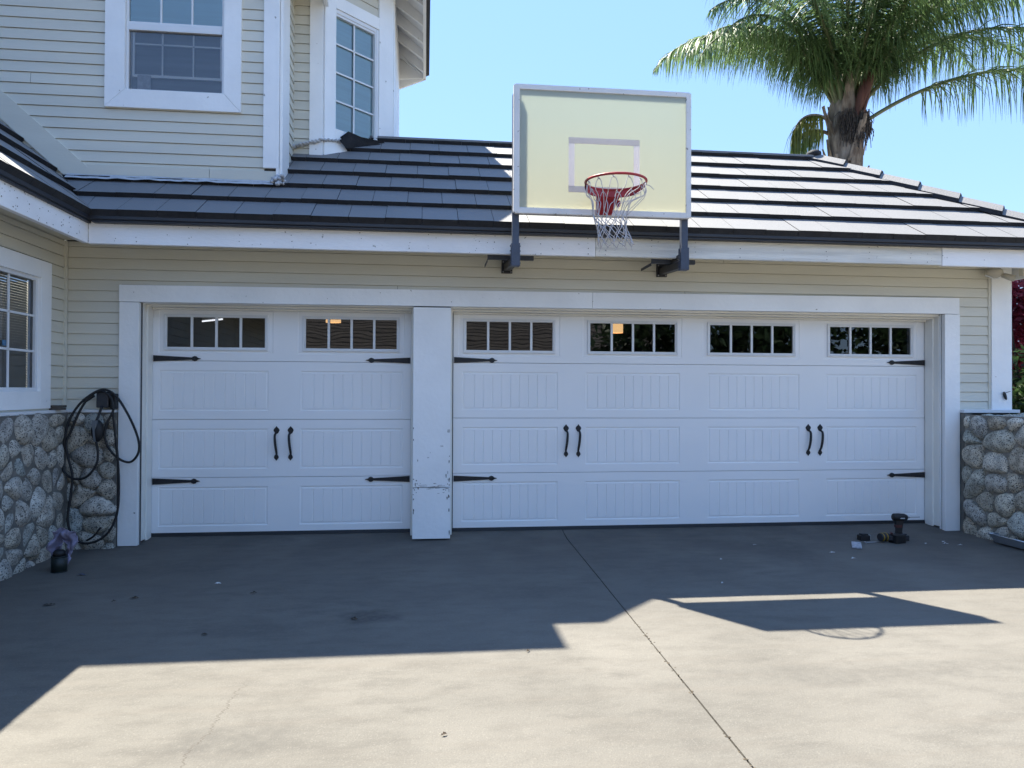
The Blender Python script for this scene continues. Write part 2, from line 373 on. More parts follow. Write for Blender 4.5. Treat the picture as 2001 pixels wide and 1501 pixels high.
# ------------------------------------------------------------------ house
house = empty('house', (0, 0, 0), 'two-storey house with beige lap siding, grey tile roof and three-car garage', 'house')
EXP = .0945
def siding(name, A, B, z0, z1, nrm, opens=(), zref=0.0, seams=2, seed=1, parent=None):
    """A,B ends of the wall in plan, nrm outward normal, opens = (a0,a1,zb,zt) along the wall"""
    rnd = random.Random(seed); A = Vector((*A, 0)); B = Vector((*B, 0)); L_ = (B-A).length; d_ = (B-A)/L_; nv = Vector((*nrm, 0))
    g = MB(); k0 = math.floor((z0-zref)/EXP); k1 = math.ceil((z1-zref)/EXP)
    def P(a, z, o): return A+d_*a+nv*o+Vector((0, 0, z))
    for k in range(k0, k1):
        zb, zt = zref+k*EXP, zref+(k+1)*EXP; ztg = zt-.006
        cuts = {0, L_}
        for (a0, a1, ob, ot) in opens:
            if ot > zb and ob < zt: cuts |= {min(max(a0, 0), L_), min(max(a1, 0), L_)}
        sm = [rnd.uniform(.2, L_-.2) for _ in range(seams)] if (seams and L_ > 1.2 and rnd.random() < .5) else []
        cuts = sorted(cuts)
        for i in range(len(cuts)-1):
            a0, a1 = cuts[i], cuts[i+1]
            if a1-a0 < 1e-4: continue
            mid = (a0+a1)/2; lo, hi = max(zb, z0), min(zt, z1)
            rngs = [(lo, hi)]
            for (o0, o1, ob, ot) in opens:
                if o0 <= mid <= o1:
                    nr = []
                    for (p, q) in rngs:
                        if ob > p: nr.append((p, min(q, ob)))
                        if ot < q: nr.append((max(p, ot), q))
                    rngs = [t for t in nr if t[1]-t[0] > 1e-4]
            segs = [a0]+sorted(s_ for s_ in sm if a0+.02 < s_ < a1-.02)+[a1]
            for (p, q) in rngs:
                for j in range(len(segs)-1):
                    s0 = segs[j]+(.0014 if j else 0); s1 = segs[j+1]-(.0014 if j < len(segs)-2 else 0)
                    of = lambda z: .013-.009*(z-zb)/EXP
                    qf = min(q, ztg)
                    if qf > p:
                        g.quad(P(s0, p, of(p)), P(s1, p, of(p)), P(s1, qf, of(qf)), P(s0, qf, of(qf)))
                    if abs(p-zb) < 1e-6: g.quad(P(s0, p, of(p)), P(s1, p, of(p)), P(s1, p, -.006), P(s0, p, -.006))
                    if q > ztg:
                        g.quad(P(s0, ztg, of(ztg)), P(s1, ztg, of(ztg)), P(s1, ztg, -.006), P(s0, ztg, -.006))
                        g.quad(P(s0, ztg, -.006), P(s1, ztg, -.006), P(s1, q, -.006), P(s0, q, -.006))
    return g.build(name, 'siding', parent or house, fix=False)

def backing(name, pts, z0, z1, opens, m='dark'):
    """solid wall behind a siding plane; plan line pts (two), openings as above"""
    A = Vector((*pts[0], 0)); B = Vector((*pts[1], 0)); L_ = (B-A).length; d_ = (B-A)/L_; g = MB()
    cuts = sorted({0, L_} | {o[0] for o in opens} | {o[1] for o in opens})
    for i in range(len(cuts)-1):
        a0, a1 = cuts[i], cuts[i+1]; mid = (a0+a1)/2; rngs = [(z0, z1)]
        for (o0, o1, ob, ot) in opens:
            if o0 < mid < o1:
                rngs = [t for (p, q) in rngs for t in ((p, min(q, ob)), (max(p, ot), q)) if t[1]-t[0] > 1e-4]
        for (p, q) in rngs:
            a, b = A+d_*a0, A+d_*a1
            g.quad(a+Vector((0, 0, p)), b+Vector((0, 0, p)), b+Vector((0, 0, q)), a+Vector((0, 0, q)))
    return g.build(name, m, house)

YS = -.25                                     # garage siding plane
EY, EZ = -.88, 2.752                          # tile edge at the eave
P35 = R(35); P42 = R(42)
X0 = -.637
# ---- garage front siding, header opening for doors
siding('siding_wall', (-.637, YS), (8.32, YS), 1.16, 2.62, (0, -1), [(.637-.17, .637+7.74, -1, 2.255)], zref=1.16, seams=2, seed=4)
backing('wall_core', ((-.637, YS+.012), (8.32, YS+.012)), -.3, 2.75, [(.637-.0, .637+2.36, -1, 2.12), (.637+2.70, .637+7.585, -1, 2.12)])
# wing side wall (faces +X)
WW = (-2.05, -.558, 1.179, 2.375)             # wing window: y range and z range of the outer casing
wl = lambda y: y+9.0
siding('siding_wall', (X0, -9.0), (X0, YS), 1.16, 2.62, (1, 0), [(wl(WW[0]+.01), wl(WW[1]-.01), WW[2]+.01, WW[3]-.01)], zref=1.16, seams=2, seed=9)
backing('wall_core', ((X0-.012, -9.0), (X0-.012, YS)), -.3, 2.75, [(wl(-1.82), wl(-.79), 1.34, 2.22)])
# upper front wall
UW = (-.318, .828, 3.80, 5.40)
siding('siding_wall', (-5.0, YS), (1.03, YS), 2.9, 5.30, (0, -1), [(5+UW[0]+.01, 5+UW[1]-.01, UW[2]+.01, UW[3]-.01)], zref=3.325, seams=1, seed=12)
backing('wall_core', ((-5.0, YS+.012), (1.155, YS+.012)), 2.7, 5.35, [(5-.152, 5+.68, 3.94, 5.3)])
# side return of the upper wall and front wall of the tower
siding('siding_wall', (1.155, .08), (1.155, .44), 3.1, 5.30, (1, 0), zref=3.33, seams=0)
siding('siding_wall', (1.155, .44), (1.32, .44), 3.3, 5.9, (0, -1), zref=3.36, seams=0)
K = 1.001; TA = (1.441, .44); TB = (2.09, 1.089); TC = (2.09, 3.07)
sq = 1/sqrt(2)
siding('siding_wall', (1.50, .499), (1.965, .964), 5.32, 5.9, (sq, -sq), zref=5.33, seams=0)
g = MB()                                      # solid core of the tower
TW = ((1.155, .452), (1.437, .452), (1.437+.643, 1.095), (2.078, 3.07), (1.2, 4.6), (0, 4.6))
def chpt(s, o=0.0): return Vector((TA[0]+s*sq+o*sq, TA[1]+s*sq-o*sq, 0))   # point on the angled face, o = outwards
g.quad((1.155, .452, 3.2), (1.44, .452, 3.2), (1.44, .452, 6.2), (1.155, .452, 6.2))
LCH = (Vector(TB)-Vector(TA)).length
s0, s1, zg0, zg1 = .147, .665, 3.99, 5.16     # glass opening on the angled face
for a, b, za, zb in ((0, s0, 3.2, 6.2), (s1, LCH, 3.2, 6.2), (s0, s1, 3.2, zg0), (s0, s1, zg1, 6.2)):
    p, q = chpt(a, -.012), chpt(b, -.012)
    g.quad(p+Vector((0, 0, za)), q+Vector((0, 0, za)), q+Vector((0, 0, zb)), p+Vector((0, 0, zb)))
g.quad((2.078, 1.08, 3.2), (2.078, 3.07, 3.2), (2.078, 3.07, 6.0), (2.078, 1.08, 6.0))
g.quad((2.078, 3.07, 3.0), (1.2, 3.95, 3.0), (1.2, 3.95, 6.0), (2.078, 3.07, 6.0)); g.quad((1.2, 3.95, 3), (1.2, 4.6, 3), (1.2, 4.6, 6.), (1.2, 3.95, 6.))
g.quad((1.2, 4.6, 3.0), (-5, 4.6, 3.0), (-5, 4.6, 6.2), (1.2, 4.6, 6.2))
g.quad((1.143, YS, 3.0), (1.143, .452, 3.0), (1.143, .452, 5.4), (1.143, YS, 5.4))
g.build('tower_core', 'white', house)

# ---- white trim boards
def board(name, x0, x1, y0, y1, z0, z1, bevel=.003, m='white', parent=None):
    g = MB(); g.box(x0, x1, y0, y1, z0, z1); return g.build(name, m, parent or house, bevel=bevel)
CY = -.285                                    # face of door casing
Zb = gz(-.28)+.004
for bx in ((-.179, -.014, CY, -.20, Zb, 2.098), (2.36, 2.70, CY, -.20, .458, 2.098), (2.358, 2.702, CY+.003, -.20, Zb+.012, .452), (7.590, 7.750, CY, -.20, Zb-.01, 2.118)):
    cas = MB(); cas.box(*bx); cas.build('door_casing', 'worn', house, bevel=.003)
cas = MB(); cas.prism([(-.179, 2.102), (4.02, 2.102+.012), (4.02, 2.262), (-.179, 2.249)], 1, CY-.004, -.20)
cas.prism([(4.023, 2.114), (7.742, 2.122), (7.742, 2.281), (4.023, 2.262)], 1, CY-.004, -.20)
cas.build('door_header', 'white', house, bevel=.003)
rnd = random.Random(31); g = MB()              # chips and scuffs in the paint of the post
for i in range(46):
    e_ = rnd.random(); x = 2.366+rnd.random()**3*.05 if e_ < .35 else (2.694-rnd.random()**3*.05 if e_ < .75 else rnd.uniform(2.38, 2.68)); z = rnd.gauss(.46, .05) if rnd.random() < .5 else rnd.uniform(.02, 1.0)
    w_, h_ = (rnd.uniform(.002, .006), rnd.uniform(.004, .022)) if e_ < .75 else (rnd.uniform(.004, .018), rnd.uniform(.0015, .003)); n = 7
    g.add([(x+w_*cos(2*pi*k/n)*rnd.uniform(.6, 1.3), CY-.0012, z+h_*sin(2*pi*k/n)*rnd.uniform(.6, 1.3)) for k in range(n)], [tuple(range(n))])
for i in range(10): x = rnd.uniform(2.40, 2.60); z = .455+rnd.gauss(0, .012); L_ = rnd.uniform(.02, .09); g.add([(x, CY-.0011, z), (x+L_, CY-.0011, z+.004), (x+L_, CY-.0011, z+.006), (x, CY-.0011, z+.0025)], [(0, 1, 2, 3)])
o = g.build('paint_chips', mat('bare_wood_chip', (.085, .075, .065), .8), house); o['kind'] = 'stuff'
j = MB()                                      # jamb linings and stop mouldings
for (xa, xb) in ((-.012, 2.358), (2.702, 7.588)):
    j.box(xa-.01, xa+.004, -.199, .10, 0.002, 2.11); j.box(xb-.004, xb+.01, -.199, .10, 0.002, 2.11)
    j.box(xa+.004, xa+.020, -.13, -.012, -.008, 2.10); j.box(xb-.020, xb-.004, -.13, -.012, -.008, 2.10)
    j.box(xa+.020, xa+.032, -.05, -.004, -.003, 2.09) if False else None
    j.box(xa, xb, -.199, .10, 2.100, 2.16)
    j.box(xa+.02, xb-.02, -.13, -.012, 2.082, 2.0995); j.box(xa+.03, xb-.03, -.055, -.006, 2.066, 2.0815)
j.build('door_jamb', 'jamb', house, bevel=.003)

# ---- garage doors
def garage_door(name, x0, x1, pans, wins, label, zz):
    g = MB(); top = 2.13
    secs = [zz[3], zz[2], zz[1], zz[0], top]
    V = lambda x, y, z: (x, y, z)
    for si in range(4):
        za, zb = secs[si]+.0022, secs[si+1]-.0022
        if si == 0: za = .032
        ops = []
        if si < 3:
            for (a, b) in pans:
                ops.append((a, b, za+(.075 if si else .058), zb-.085))
        else:
            for (a, b) in wins: ops.append((a-.045, b+.045, 1.672, 2.068))
        lo = ops[0][2]; hi = ops[0][3]
        # flat face round the panels
        g.quad(V(x0, 0, za), V(x1, 0, za), V(x1, 0, lo), V(x0, 0, lo)); g.quad(V(x0, 0, hi), V(x1, 0, hi), V(x1, 0, zb), V(x0, 0, zb))
        xs = [x0]+[t for o in ops for t in (o[0], o[1])]+[x1]
        for i in range(0, len(xs), 2): g.quad(V(xs[i], 0, lo), V(xs[i+1], 0, lo), V(xs[i+1], 0, hi), V(xs[i], 0, hi))
        # section edges
        g.quad(V(x0, 0, za), V(x1, 0, za), V(x1, .03, za-.002), V(x0, .03, za-.002)); g.quad(V(x0, 0, zb), V(x1, 0, zb), V(x1, .03, zb+.002), V(x0, .03, zb+.002))
        for (a, b, p, q) in ops:
            D = .006; e = .010
            # sharp outer lip, then a small raised bead, then the planks
            rings = [(0, 0), (.004, .008), (.016, .008), (.022, .0035), (.030, .0035)] if si < 3 else [(0, 0), (.004, .005), (.03, .005)]
            for (e0, d0), (e1, d1) in zip(rings, rings[1:]):
                A_ = [(a+e0, p+e0), (b-e0, p+e0), (b-e0, q-e0), (a+e0, q-e0)]; B_ = [(a+e1, p+e1), (b-e1, p+e1), (b-e1, q-e1), (a+e1, q-e1)]
                for i in range(4):
                    k = (i+1) % 4; g.quad(V(A_[i][0], d0, A_[i][1]), V(A_[k][0], d0, A_[k][1]), V(B_[k][0], d1, B_[k][1]), V(B_[i][0], d1, B_[i][1]))
            e, D = rings[-1]
            if si < 3:
                n = 10; W_ = (b-a-2*e)/n; pr = [(a+e, D)]
                for i in range(1, n): xx = a+e+W_*i; pr += [(xx-.0055, D), (xx-.001, D+.007), (xx+.001, D+.007), (xx+.0055, D)]
                pr.append((b-e, D))
                for (xa, ya), (xb, yb) in zip(pr, pr[1:]): g.quad(V(xa, ya, p+e), V(xb, yb, p+e), V(xb, yb, q-e), V(xa, ya, q-e))
        if si == 3:
            for (a, b) in wins:                # slab between embossed ring and the window hole
                A_ = [(a-.015, 1.702), (b+.015, 1.702), (b+.015, 2.038), (a-.015, 2.038)]; B_ = [(a+.004, 1.704), (b-.004, 1.704), (b-.004, 2.025), (a+.004, 2.025)]
                for i in range(4):
                    k = (i+1) % 4; g.quad(V(A_[i][0], .005, A_[i][1]), V(A_[k][0], .005, A_[k][1]), V(B_[k][0], .005, B_[k][1]), V(B_[i][0], .005, B_[i][1]))
    door = g.build(name, 'door', house); door['label'] = label
    for (a, b) in wins:
        fr = MB(); za, zb = 1.700, 2.030; t = .016
        for (p, q, r_, s_, dd) in ((a, b, za, za+t, -.014), (a, b, zb-t, zb, -.014), (a, a+t, za+t, zb-t, -.014), (b-t, b, za+t, zb-t, -.014)): fr.box(p, q, dd, .02, r_, s_)
        t2 = .028
        fr.box(a+t, b-t, -.006, .02, za+t, za+t2); fr.box(a+t, b-t, -.006, .02, zb-t2, zb-t); fr.box(a+t, a+t2, -.006, .02, za+t2, zb-t2); fr.box(b-t2, b-t, -.006, .02, za+t2, zb-t2)
        W_ = (b-a-2*t2)/4
        for i in (1, 2, 3): fr.box(a+t2+W_*i-.011, a+t2+W_*i+.011, -.007, .02, za+t2, zb-t2)
        fr.build('window_frame', 'vinyl', door, bevel=.002)
        gl = MB(); gl.quad((a+t, .008, za+t), (b-t, .008, za+t), (b-t, .008, zb-t), (a+t, .008, zb-t)); gl.build('window_pane', 'gglass', door)
    g = MB(); g.prism([(-.010, .0015), (.03, .0015), (.03, .034), (.002, .033)], 0, x0+.002, x1-.002); g.build('bottom_seal', 'rubber', door)
    return door
pl = [(.061, 1.028), (1.318, 2.262)]; pr_ = [(2.821, 3.747), (4.020, 4.970), (5.258, 6.216), (6.50, 7.486)]
wl_ = [(.100, 1.021), (1.334, 2.228)]; wr_ = [(2.830, 3.721), (4.037, 4.946), (5.250, 6.172), (6.514, 7.447)]
dl = garage_door('garage_door', 0.0, 2.335, pl, wl_, 'narrow single white garage door', (1.602, 1.066, .533, 0))
dr = garage_door('garage_door', 2.735, 7.575, pr_, wr_, 'wide double white garage door', (1.607, 1.078, .552, 0))
def strap(door, x, z, sgn):
    g = MB(); L_ = .415
    pts = [(0, .028), (.30, .013), (.335, .011), (.345, .018), (.360, .024), (.376, .020), (.388, .008), (L_, .001)]
    out = [(x+sgn*a, z+b) for a, b in pts]+[(x+sgn*a, z-b) for a, b in reversed(pts)]
    g.prism(out, 1, -.011, -.001)
    for a in (.03, .17, .36): g.blob((x+sgn*a, -.012, z), .007, .004, .007, 1)
    g.build('strap_hinge', 'black', door, bevel=.0015)
strap(dl, .012, 1.622, 1); strap(dl, 2.328, 1.621, -1); strap(dl, .012, .501, 1); strap(dl, 2.328, .503, -1)
strap(dr, 2.742, 1.631, 1); strap(dr, 7.572, 1.645, -1); strap(dr, 2.742, .502, 1); strap(dr, 7.572, .495, -1)
def pull(door, x, z, s):
    g = MB()
    for zc, k in ((z+.118, 1), (z-.122, -1)):
        o = [(.0, .038), (.006, .028), (.017, .016), (.021, .004), (.015, -.010), (.010, -.020), (.0, -.026)]
        if k < 0: o = [(a*.8, -b*.85) for a, b in o]
        o = [(a*1.3, b*1.15) for a, b in o]; g.prism([(x+a, zc+b) for a, b in o]+[(x-a, zc+b) for a, b in reversed(o[1:-1])], 1, -.008, -.001)
    P = catmull([(x+s*.002, -.006, z+.100), (x+s*.010, -.035, z+.075), (x+s*.004, -.046, z), (x-s*.005, -.036, z-.075), (x-s*.002, -.006, z-.104)], 6)
    g.tube(P, [.008+.0045*sin(pi*i/(len(P)-1)) for i in range(len(P))], 8)
    g.build('pull_handle', 'black', door)
for x, s in ((1.104, -1), (1.231, -1)): pull(dl, x, .842, s)
for x in (3.828, 3.950, 6.308, 6.434): pull(dr, x, .856, 1)

# garage interior
g = MB(); g.quad((-.5, 5, 0), (8.2, 5, 0), (8.2, 5, 2.8), (-.5, 5, 2.8)); g.quad((-.5, 5, 0), (-.5, -.2, 0), (-.5, -.2, 2.8), (-.5, 5, 2.8)); g.quad((8.2, 5, 0), (8.2, -.2, 0), (8.2, -.2, 2.8), (8.2, 5, 2.8))
g.quad((-.5, -.23, 2.8), (8.2, -.23, 2.8), (8.2, 5, 2.8), (-.5, 5, 2.8)); g.build('garage_lining', 'dark', house)
# right side wall of the garage, back wall
g = MB(); g.quad((8.32, YS, -.3), (8.32, 5.2, -.3), (8.32, 5.2, 3.0), (8.32, YS, 3.0)); g.quad((8.32, 5.2, -.3), (-5, 5.2, -.3), (-5, 5.2, 3), (8.32, 5.2, 3)); g.build('side_wall', 'siding', house)
# lamps inside
lp = empty('ceiling_lamp', (4.75, 1.6, 2.04), 'warm glowing drum lamp seen through the second window of the wide door', 'lamp')
g = MB(); g.tube([(0, 0, 0), (0, 0, .135)], .075, 20, cap=False); g.build('lamp_shade', 'lampglow', lp); g = MB(); g.tube([(0, 0, .13), (0, 0, .62)], .008, 6); g.build('cord', 'black', lp)
lp = empty('ceiling_lamp', (1.42, 1.6, 2.115), 'dim warm lamp at the top of the second window of the narrow door', 'lamp')
g = MB(); g.tube([(0, 0, 0), (0, 0, .08)], .085, 20, cap=False); g.build('lamp_shade', 'lampglow', lp); g = MB(); g.tube([(0, 0, .07), (0, 0, .66)], .008, 6); g.build('cord', 'black', lp)
lp = empty('tube_lamp', (-.20, 2.2, 2.16), 'white strip light seen through the first window of the narrow door', 'lamp')
g = MB(); g.tube([(0, 0, 0), (.23, .05, .035)], .009, 8); g.build('tube', 'tubeglow', lp); g = MB(); g.bar((0, 0, .03), (.24, .05, .06), .03, .02); g.tube([(.1, .02, .05), (.1, .02, .62)], .004, 5); g.build('housing', 'vinyl', lp)

# ---- windows of the house
def muntins(g, T, cols, rows, a0, a1, z0, z1, w_=.011, d0=-.004, d1=.012):
    for c_ in cols: g.box(c_-w_, c_+w_, d0, d1, z0, z1, T)
    for r_ in rows: g.box(a0, a1, d0, d1, r_-w_, r_+w_, T)
# upper window (front wall): local x along wall, y into the wall
T = Matrix.Translation((0, YS, 0))
w1 = MB()
w1.prism([(-.318, 3.806), (-.1535, 3.964), (-.1535, 5.4), (-.318, 5.4)], 1, YS-.035, YS); w1.prism([(.828, 3.806), (.6815, 3.964), (.6815, 5.4), (.828, 5.4)], 1, YS-.035, YS)
w1.prism([(-.318, 3.803), (.828, 3.803), (.6800, 3.962), (-.1520, 3.962)], 1, YS-.035, YS)
win = w1.build('window', 'white', house, bevel=.003); win['label'] = 'white framed sash window of the upper front wall'
w2 = MB(); t = .022
for a in (-.152, .658): w2.box(a, a+t, -.008, .06, 3.964, 5.4, T)
w2.box(-.13, .658, -.008, .06, 3.964, 3.976, T)
w2.box(-.13, .658, -.012, .03, 4.497, 4.553, T)                 # meeting rail
w2.box(-.13, .658, -.004, .02, 4.553, 4.575, T)
muntins(w2, T, (.135, .398), (4.86,), -.13, .658, 4.575, 5.4, .009, .006, .018)
w2.build('sash', 'vinyl', win, bevel=.002)
w3 = MB(); w3.box(-.118, .648, .045, .060, 4.105, 4.128, T); w3.box(-.118, -.100, .045, .060, 4.128, 4.5, T); w3.box(.630, .648, .045, .06, 4.128, 4.5, T)
muntins(w3, T, (.135, .398), (4.40,), -.1, .63, 4.128, 4.5, .006, .047, .055)
w3.build('raised_lower_sash', 'vinyl', win)
w4 = MB(); w4.quad((-.13, YS+.012, 4.575), (.658, YS+.012, 4.575), (.658, YS+.012, 5.4), (-.13, YS+.012, 5.4)); w4.quad((-.13, YS+.015, 3.976), (.658, YS+.015, 3.976), (.658, YS+.015, 4.497), (-.13, YS+.015, 4.497))
w4.build('pane', 'glass', win)
w5 = MB(); w5.quad((-.14, YS+.026, 4.56), (.67, YS+.026, 4.56), (.67, YS+.026, 5.4), (-.14, YS+.026, 5.4)); w5.build('blind', 'blind', win)  # blue of the sky reflected in the pane is painted into this blind
w5 = MB(); w5.quad((-.14, YS+.08, 3.95), (.67, YS+.08, 3.95), (.67, YS+.08, 4.52), (-.14, YS+.08, 4.52)); w5.build('insect_screen', 'blindgrey', win)
w6 = MB(); w6.box(-.070, .042, .030, .040, 3.980, 4.118, T); w6.build('accordion_panel', mat('pale_card', (.42, .42, .46), .7, .15, 30), win)
# wing window: along Y, faces +X
T = Matrix(((0, -1, 0, X0), (1, 0, 0, 0), (0, 0, 1, 0), (0, 0, 0, 1)))   # local x -> +Y, local y -> -X (into wall)
w1 = MB(); a0, a1 = WW[0], WW[1]; zc0, zc1 = WW[2], WW[3]
w1.box(a1-.165, a1, -.035, 0, zc0, zc1, T); w1.box(a0, a0+.165, -.035, 0, zc0, zc1, T); w1.box(a0+.165, a1-.165, -.0352, 0, zc0, zc0+.14, T); w1.box(a0+.165, a1-.165, -.0352, 0, zc1-.14, zc1, T)
win = w1.build('window', 'white', house, bevel=.003); win['label'] = 'white framed gridded window of the left wing'
w2 = MB(); b0, b1 = a0+.165, a1-.165; p0, p1 = zc0+.14, zc1-.14
for a in (b0, b1-.035): w2.box(a, a+.035, -.010, .05, p0, p1, T)
w2.box(b0+.035, b1-.035, -.010, .05, p0, p0+.03, T); w2.box(b0+.035, b1-.035, -.010, .05, p1-.03, p1, T)
wd = (b1-b0-.07)
muntins(w2, T, (b1-.035-wd/3, b1-.035-2*wd/3), (1.638, 1.922), b0+.035, b1-.035, p0+.03, p1-.03, .009, .0, .012)
w2.build('sash', 'vinyl', win, bevel=.002)
w4 = MB(); w4.add([T @ Vector(p) for p in ((b0, .014, p0), (b1, .014, p0), (b1, .014, p1), (b0, .014, p1))], [(0, 1, 2, 3)]); w4.build('pane', 'glass', win)
w5 = MB()
z = p0
while z < p1:                                                     # slatted blind
    w5.add([T @ Vector(p) for p in ((b0-.02, .075, z), (b1+.02, .075, z), (b1+.02, .09, z+.022), (b0-.02, .09, z+.022))], [(0, 1, 2, 3)]); z += .0205
w5.build('blind', 'blinddark', win)
w5 = MB(); w5.box(-1.20, -1.155, .0, .006, 1.66, 1.70, T); w5.build('sticker', mat('blue_sticker', (.10, .25, .42), .5, .2, 60), win)

# tower window on the angled face
T = Matrix(((sq, -sq, 0, TA[0]), (sq, sq, 0, TA[1]), (0, 0, 1, 0), (0, 0, 0, 1)))   # local x along face, y into the wall
w1 = MB(); e = .03
w1.box(0.004, .140, -e, 0, 3.2, 6.0, T)                            # left board
w1.box(.712, LCH-.006, -e, 0, 3.2, 6.0, T)                         # right board
w1.box(.140, .712, -e, 0, 5.195, 5.322, T); w1.box(.140, .712, -e, 0, 3.2, 3.975, T)
win = w1.build('window', 'white', house, bevel=.003); win['label'] = 'tall gridded window on the angled face of the corner tower'
w2 = MB(); w2.box(.140, .712, -.018, .03, 5.155, 5.193, T); w2.box(.140, .150, -.018, .03, 3.977, 5.155, T); w2.box(.662, .712, -.018, .03, 3.977, 5.155, T); w2.box(.676, .700, -.024, -.018, 3.977, 5.18, T)
w2.box(.150, .662, -.01, .03, 5.13, 5.155, T)
muntins(w2, T, (.40,), (4.275, 4.565, 4.855), .15, .662, 3.977, 5.13, .009, .004, .016)
w2.build('sash', 'vinyl', win, bevel=.002)
w4 = MB(); w4.add([T @ Vector(p) for p in ((.15, .02, 3.97), (.662, .02, 3.97), (.662, .02, 5.14), (.15, .02, 5.14))], [(0, 1, 2, 3)]); w4.build('pane', 'glass', win)
w5 = MB(); w5.add([T @ Vector(p) for p in ((.14, .034, 3.96), (.67, .034, 3.96), (.67, .034, 5.15), (.14, .034, 5.15))], [(0, 1, 2, 3)]); w5.build('blind', 'blind', win)  # blue of the sky reflected in the pane is painted into this blind

# corner boards
board('corner_board', 1.022, 1.158, YS-.032, YS-.001, 3.318, 5.35)
board('corner_board', 1.1585, 1.185, YS+.002, .08, 3.2, 5.35)
board('corner_board', 1.135, 1.1582, YS-.0315, YS+.003, 3.20, 3.318, 0)
board('corner_board', 1.317, 1.448, .408, .439, 3.2, 6.0)
board('corner_board', 2.0915, 2.115, 1.10, 1.28, 3.2, 6.1); board('corner_board', 2.0915, 2.10, 1.281, 3.06, 3.2, 5.95)
board('corner_board', 8.10, 8.32, YS-.03, YS-.001, 1.17, 2.62)
board('corner_board', 8.075, 8.0995, YS-.018, YS-.001, 1.17, 2.62, 0, 'siding')
board('corner_board', X0+.001, X0+.028, YS-.042, YS-.016, 1.17, 2.62, .002, 'siding')
board('skirt_board', -.46, .56, YS-.024, YS-.001, 3.10, 3.295, m='siding'); board('skirt_board', .563, 1.134, YS-.0225, YS-.001, 3.10, 3.293, m='siding')
# rake board above the wing roof
g = MB(); c_, s_ = cos(P42), sin(P42)
def rk(t, n): return (-.50-t*c_+n*s_, 3.06+t*s_+n*c_)
g.prism([rk(0, 0), rk(3.4, 0), rk(3.4, .185), rk(.06, .185)], 1, YS-.026, YS-.001); g.build('rake_board', 'siding', house, bevel=.003)
# ledges on the stone veneer
g = MB(); g.box(-.575, -.19, -.345, YS, 1.138, 1.162); g.build('ledge', 'vinyl', house, bevel=.003)
g = MB(); g.box(X0, -.576, -9, YS, 1.138, 1.1625); g.build('ledge', 'vinyl', house, bevel=.003)
g = MB(); g.box(7.752, 8.36, -.335, YS, 1.140, 1.172); g.build('ledge', 'vinyl', house, bevel=.003)

# ---- roofs: rows of flat tiles
def tiled(name, org, udir, vdir, pitch, L_, smin, smax, width=.30, expo=.368, th=.048, seed=1, parent=None):
    """org eave point, udir along the eave, vdir plan direction up the slope; smin/smax bound s as functions of plan distance"""
    rnd = random.Random(seed); org = Vector(org); uu = Vector((*udir, 0)); vv = Vector((*vdir, 0))
    up = (vv*cos(pitch)+Vector((0, 0, sin(pitch)))); nn = (Vector((0, 0, cos(pitch)))-vv*sin(pitch))
    top = MB(); but = MB(); rows = int(math.ceil(L_/expo))
    def P(s, t, h): return org+uu*s+up*t+nn*h
    for k in range(rows):
        t0, t1 = k*expo, min((k+1)*expo+.02, L_)
        off = (rnd.random()*.15+ (k % 2)*.15); dmin = lambda t: smin(t*cos(pitch)); dmax = lambda t: smax(t*cos(pitch))
        lo = min(dmin(t0), dmin(t1)); hi = max(dmax(t0), dmax(t1)); i0 = math.floor((lo-off)/width); i1 = math.ceil((hi-off)/width)
        for i in range(i0, i1):
            a, b = off+i*width+.002, off+(i+1)*width-.002
            q = []
            for t in (t0, t1):
                q.append((max(a, dmin(t)), min(b, dmax(t))))
            if q[0][1]-q[0][0] < .004 and q[1][1]-q[1][0] < .004: continue
            q = [(x, max(x, y)) for x, y in q]
            j = rnd.uniform(-.0025, .0025); h0 = th+j; h1 = .006+j
            v = [P(q[0][0], t0, h0), P(q[0][1], t0, h0), P(q[1][1], t1, h1), P(q[1][0], t1, h1)]
            top.add(v, [(0, 1, 2, 3)])
            w_ = [P(q[0][0], t0, -.012), P(q[0][1], t0, -.012), P(q[1][1], t1, -.02), P(q[1][0], t1, -.02)]
            but.add([v[0]-nn*.001, v[1]-nn*.001, w_[1], w_[0]], [(0, 1, 2, 3)])
            but.add([v[0]-nn*.001, v[3]-nn*.001, w_[3], w_[0]], [(0, 1, 2, 3)]); but.add([v[1]-nn*.001, v[2]-nn*.001, w_[2], w_[1]], [(0, 1, 2, 3)])
        a, b = dmin(t0), dmax(t0); but.add([P(a, t0+.01, -.014), P(b, t0+.01, -.014), P(dmax(t1), t1, -.014), P(dmin(t1), t1, -.014)], [(0, 1, 2, 3)])
    o = top.build(name, 'tile', parent or house, fix=False); but.build('tile_edge', 'butt', o, fix=False); return o
RY = .985; RXE = 6.93; CX = 8.66; HS = (CX-RXE)/(RY-EY)
garoof = tiled('roof', (0, EY, EZ-.03), (1, 0), (0, 1), P35, (RY-EY)/cos(P35), lambda d_: -.20-.73*d_ if d_ < 1.2 else -.99, lambda d_: CX-HS*d_, seed=3)
garoof['label'] = 'grey flat tile roof of the garage'
ZR = EZ-.03+(RY-EY)*tan(P35)
# right slope of the hip
tiled('roof', (CX, EY, EZ-.03), (0, 1), (-1, 0), math.atan((ZR-EZ+.03)/(CX-RXE)), (CX-RXE)/cos(P35), lambda d_: d_/HS, lambda d_: 6.2-d_*.6, seed=6)
# wing slope (rises to the left)
wingroof = tiled('roof', (-.180, -9.0, EZ-.03), (0, 1), (-1, 0), P42, 5.2, lambda d_: 0, lambda d_: min(8.12+d_/.73, 8.745), seed=8)
wingroof['label'] = 'grey flat tile roof of the left wing'
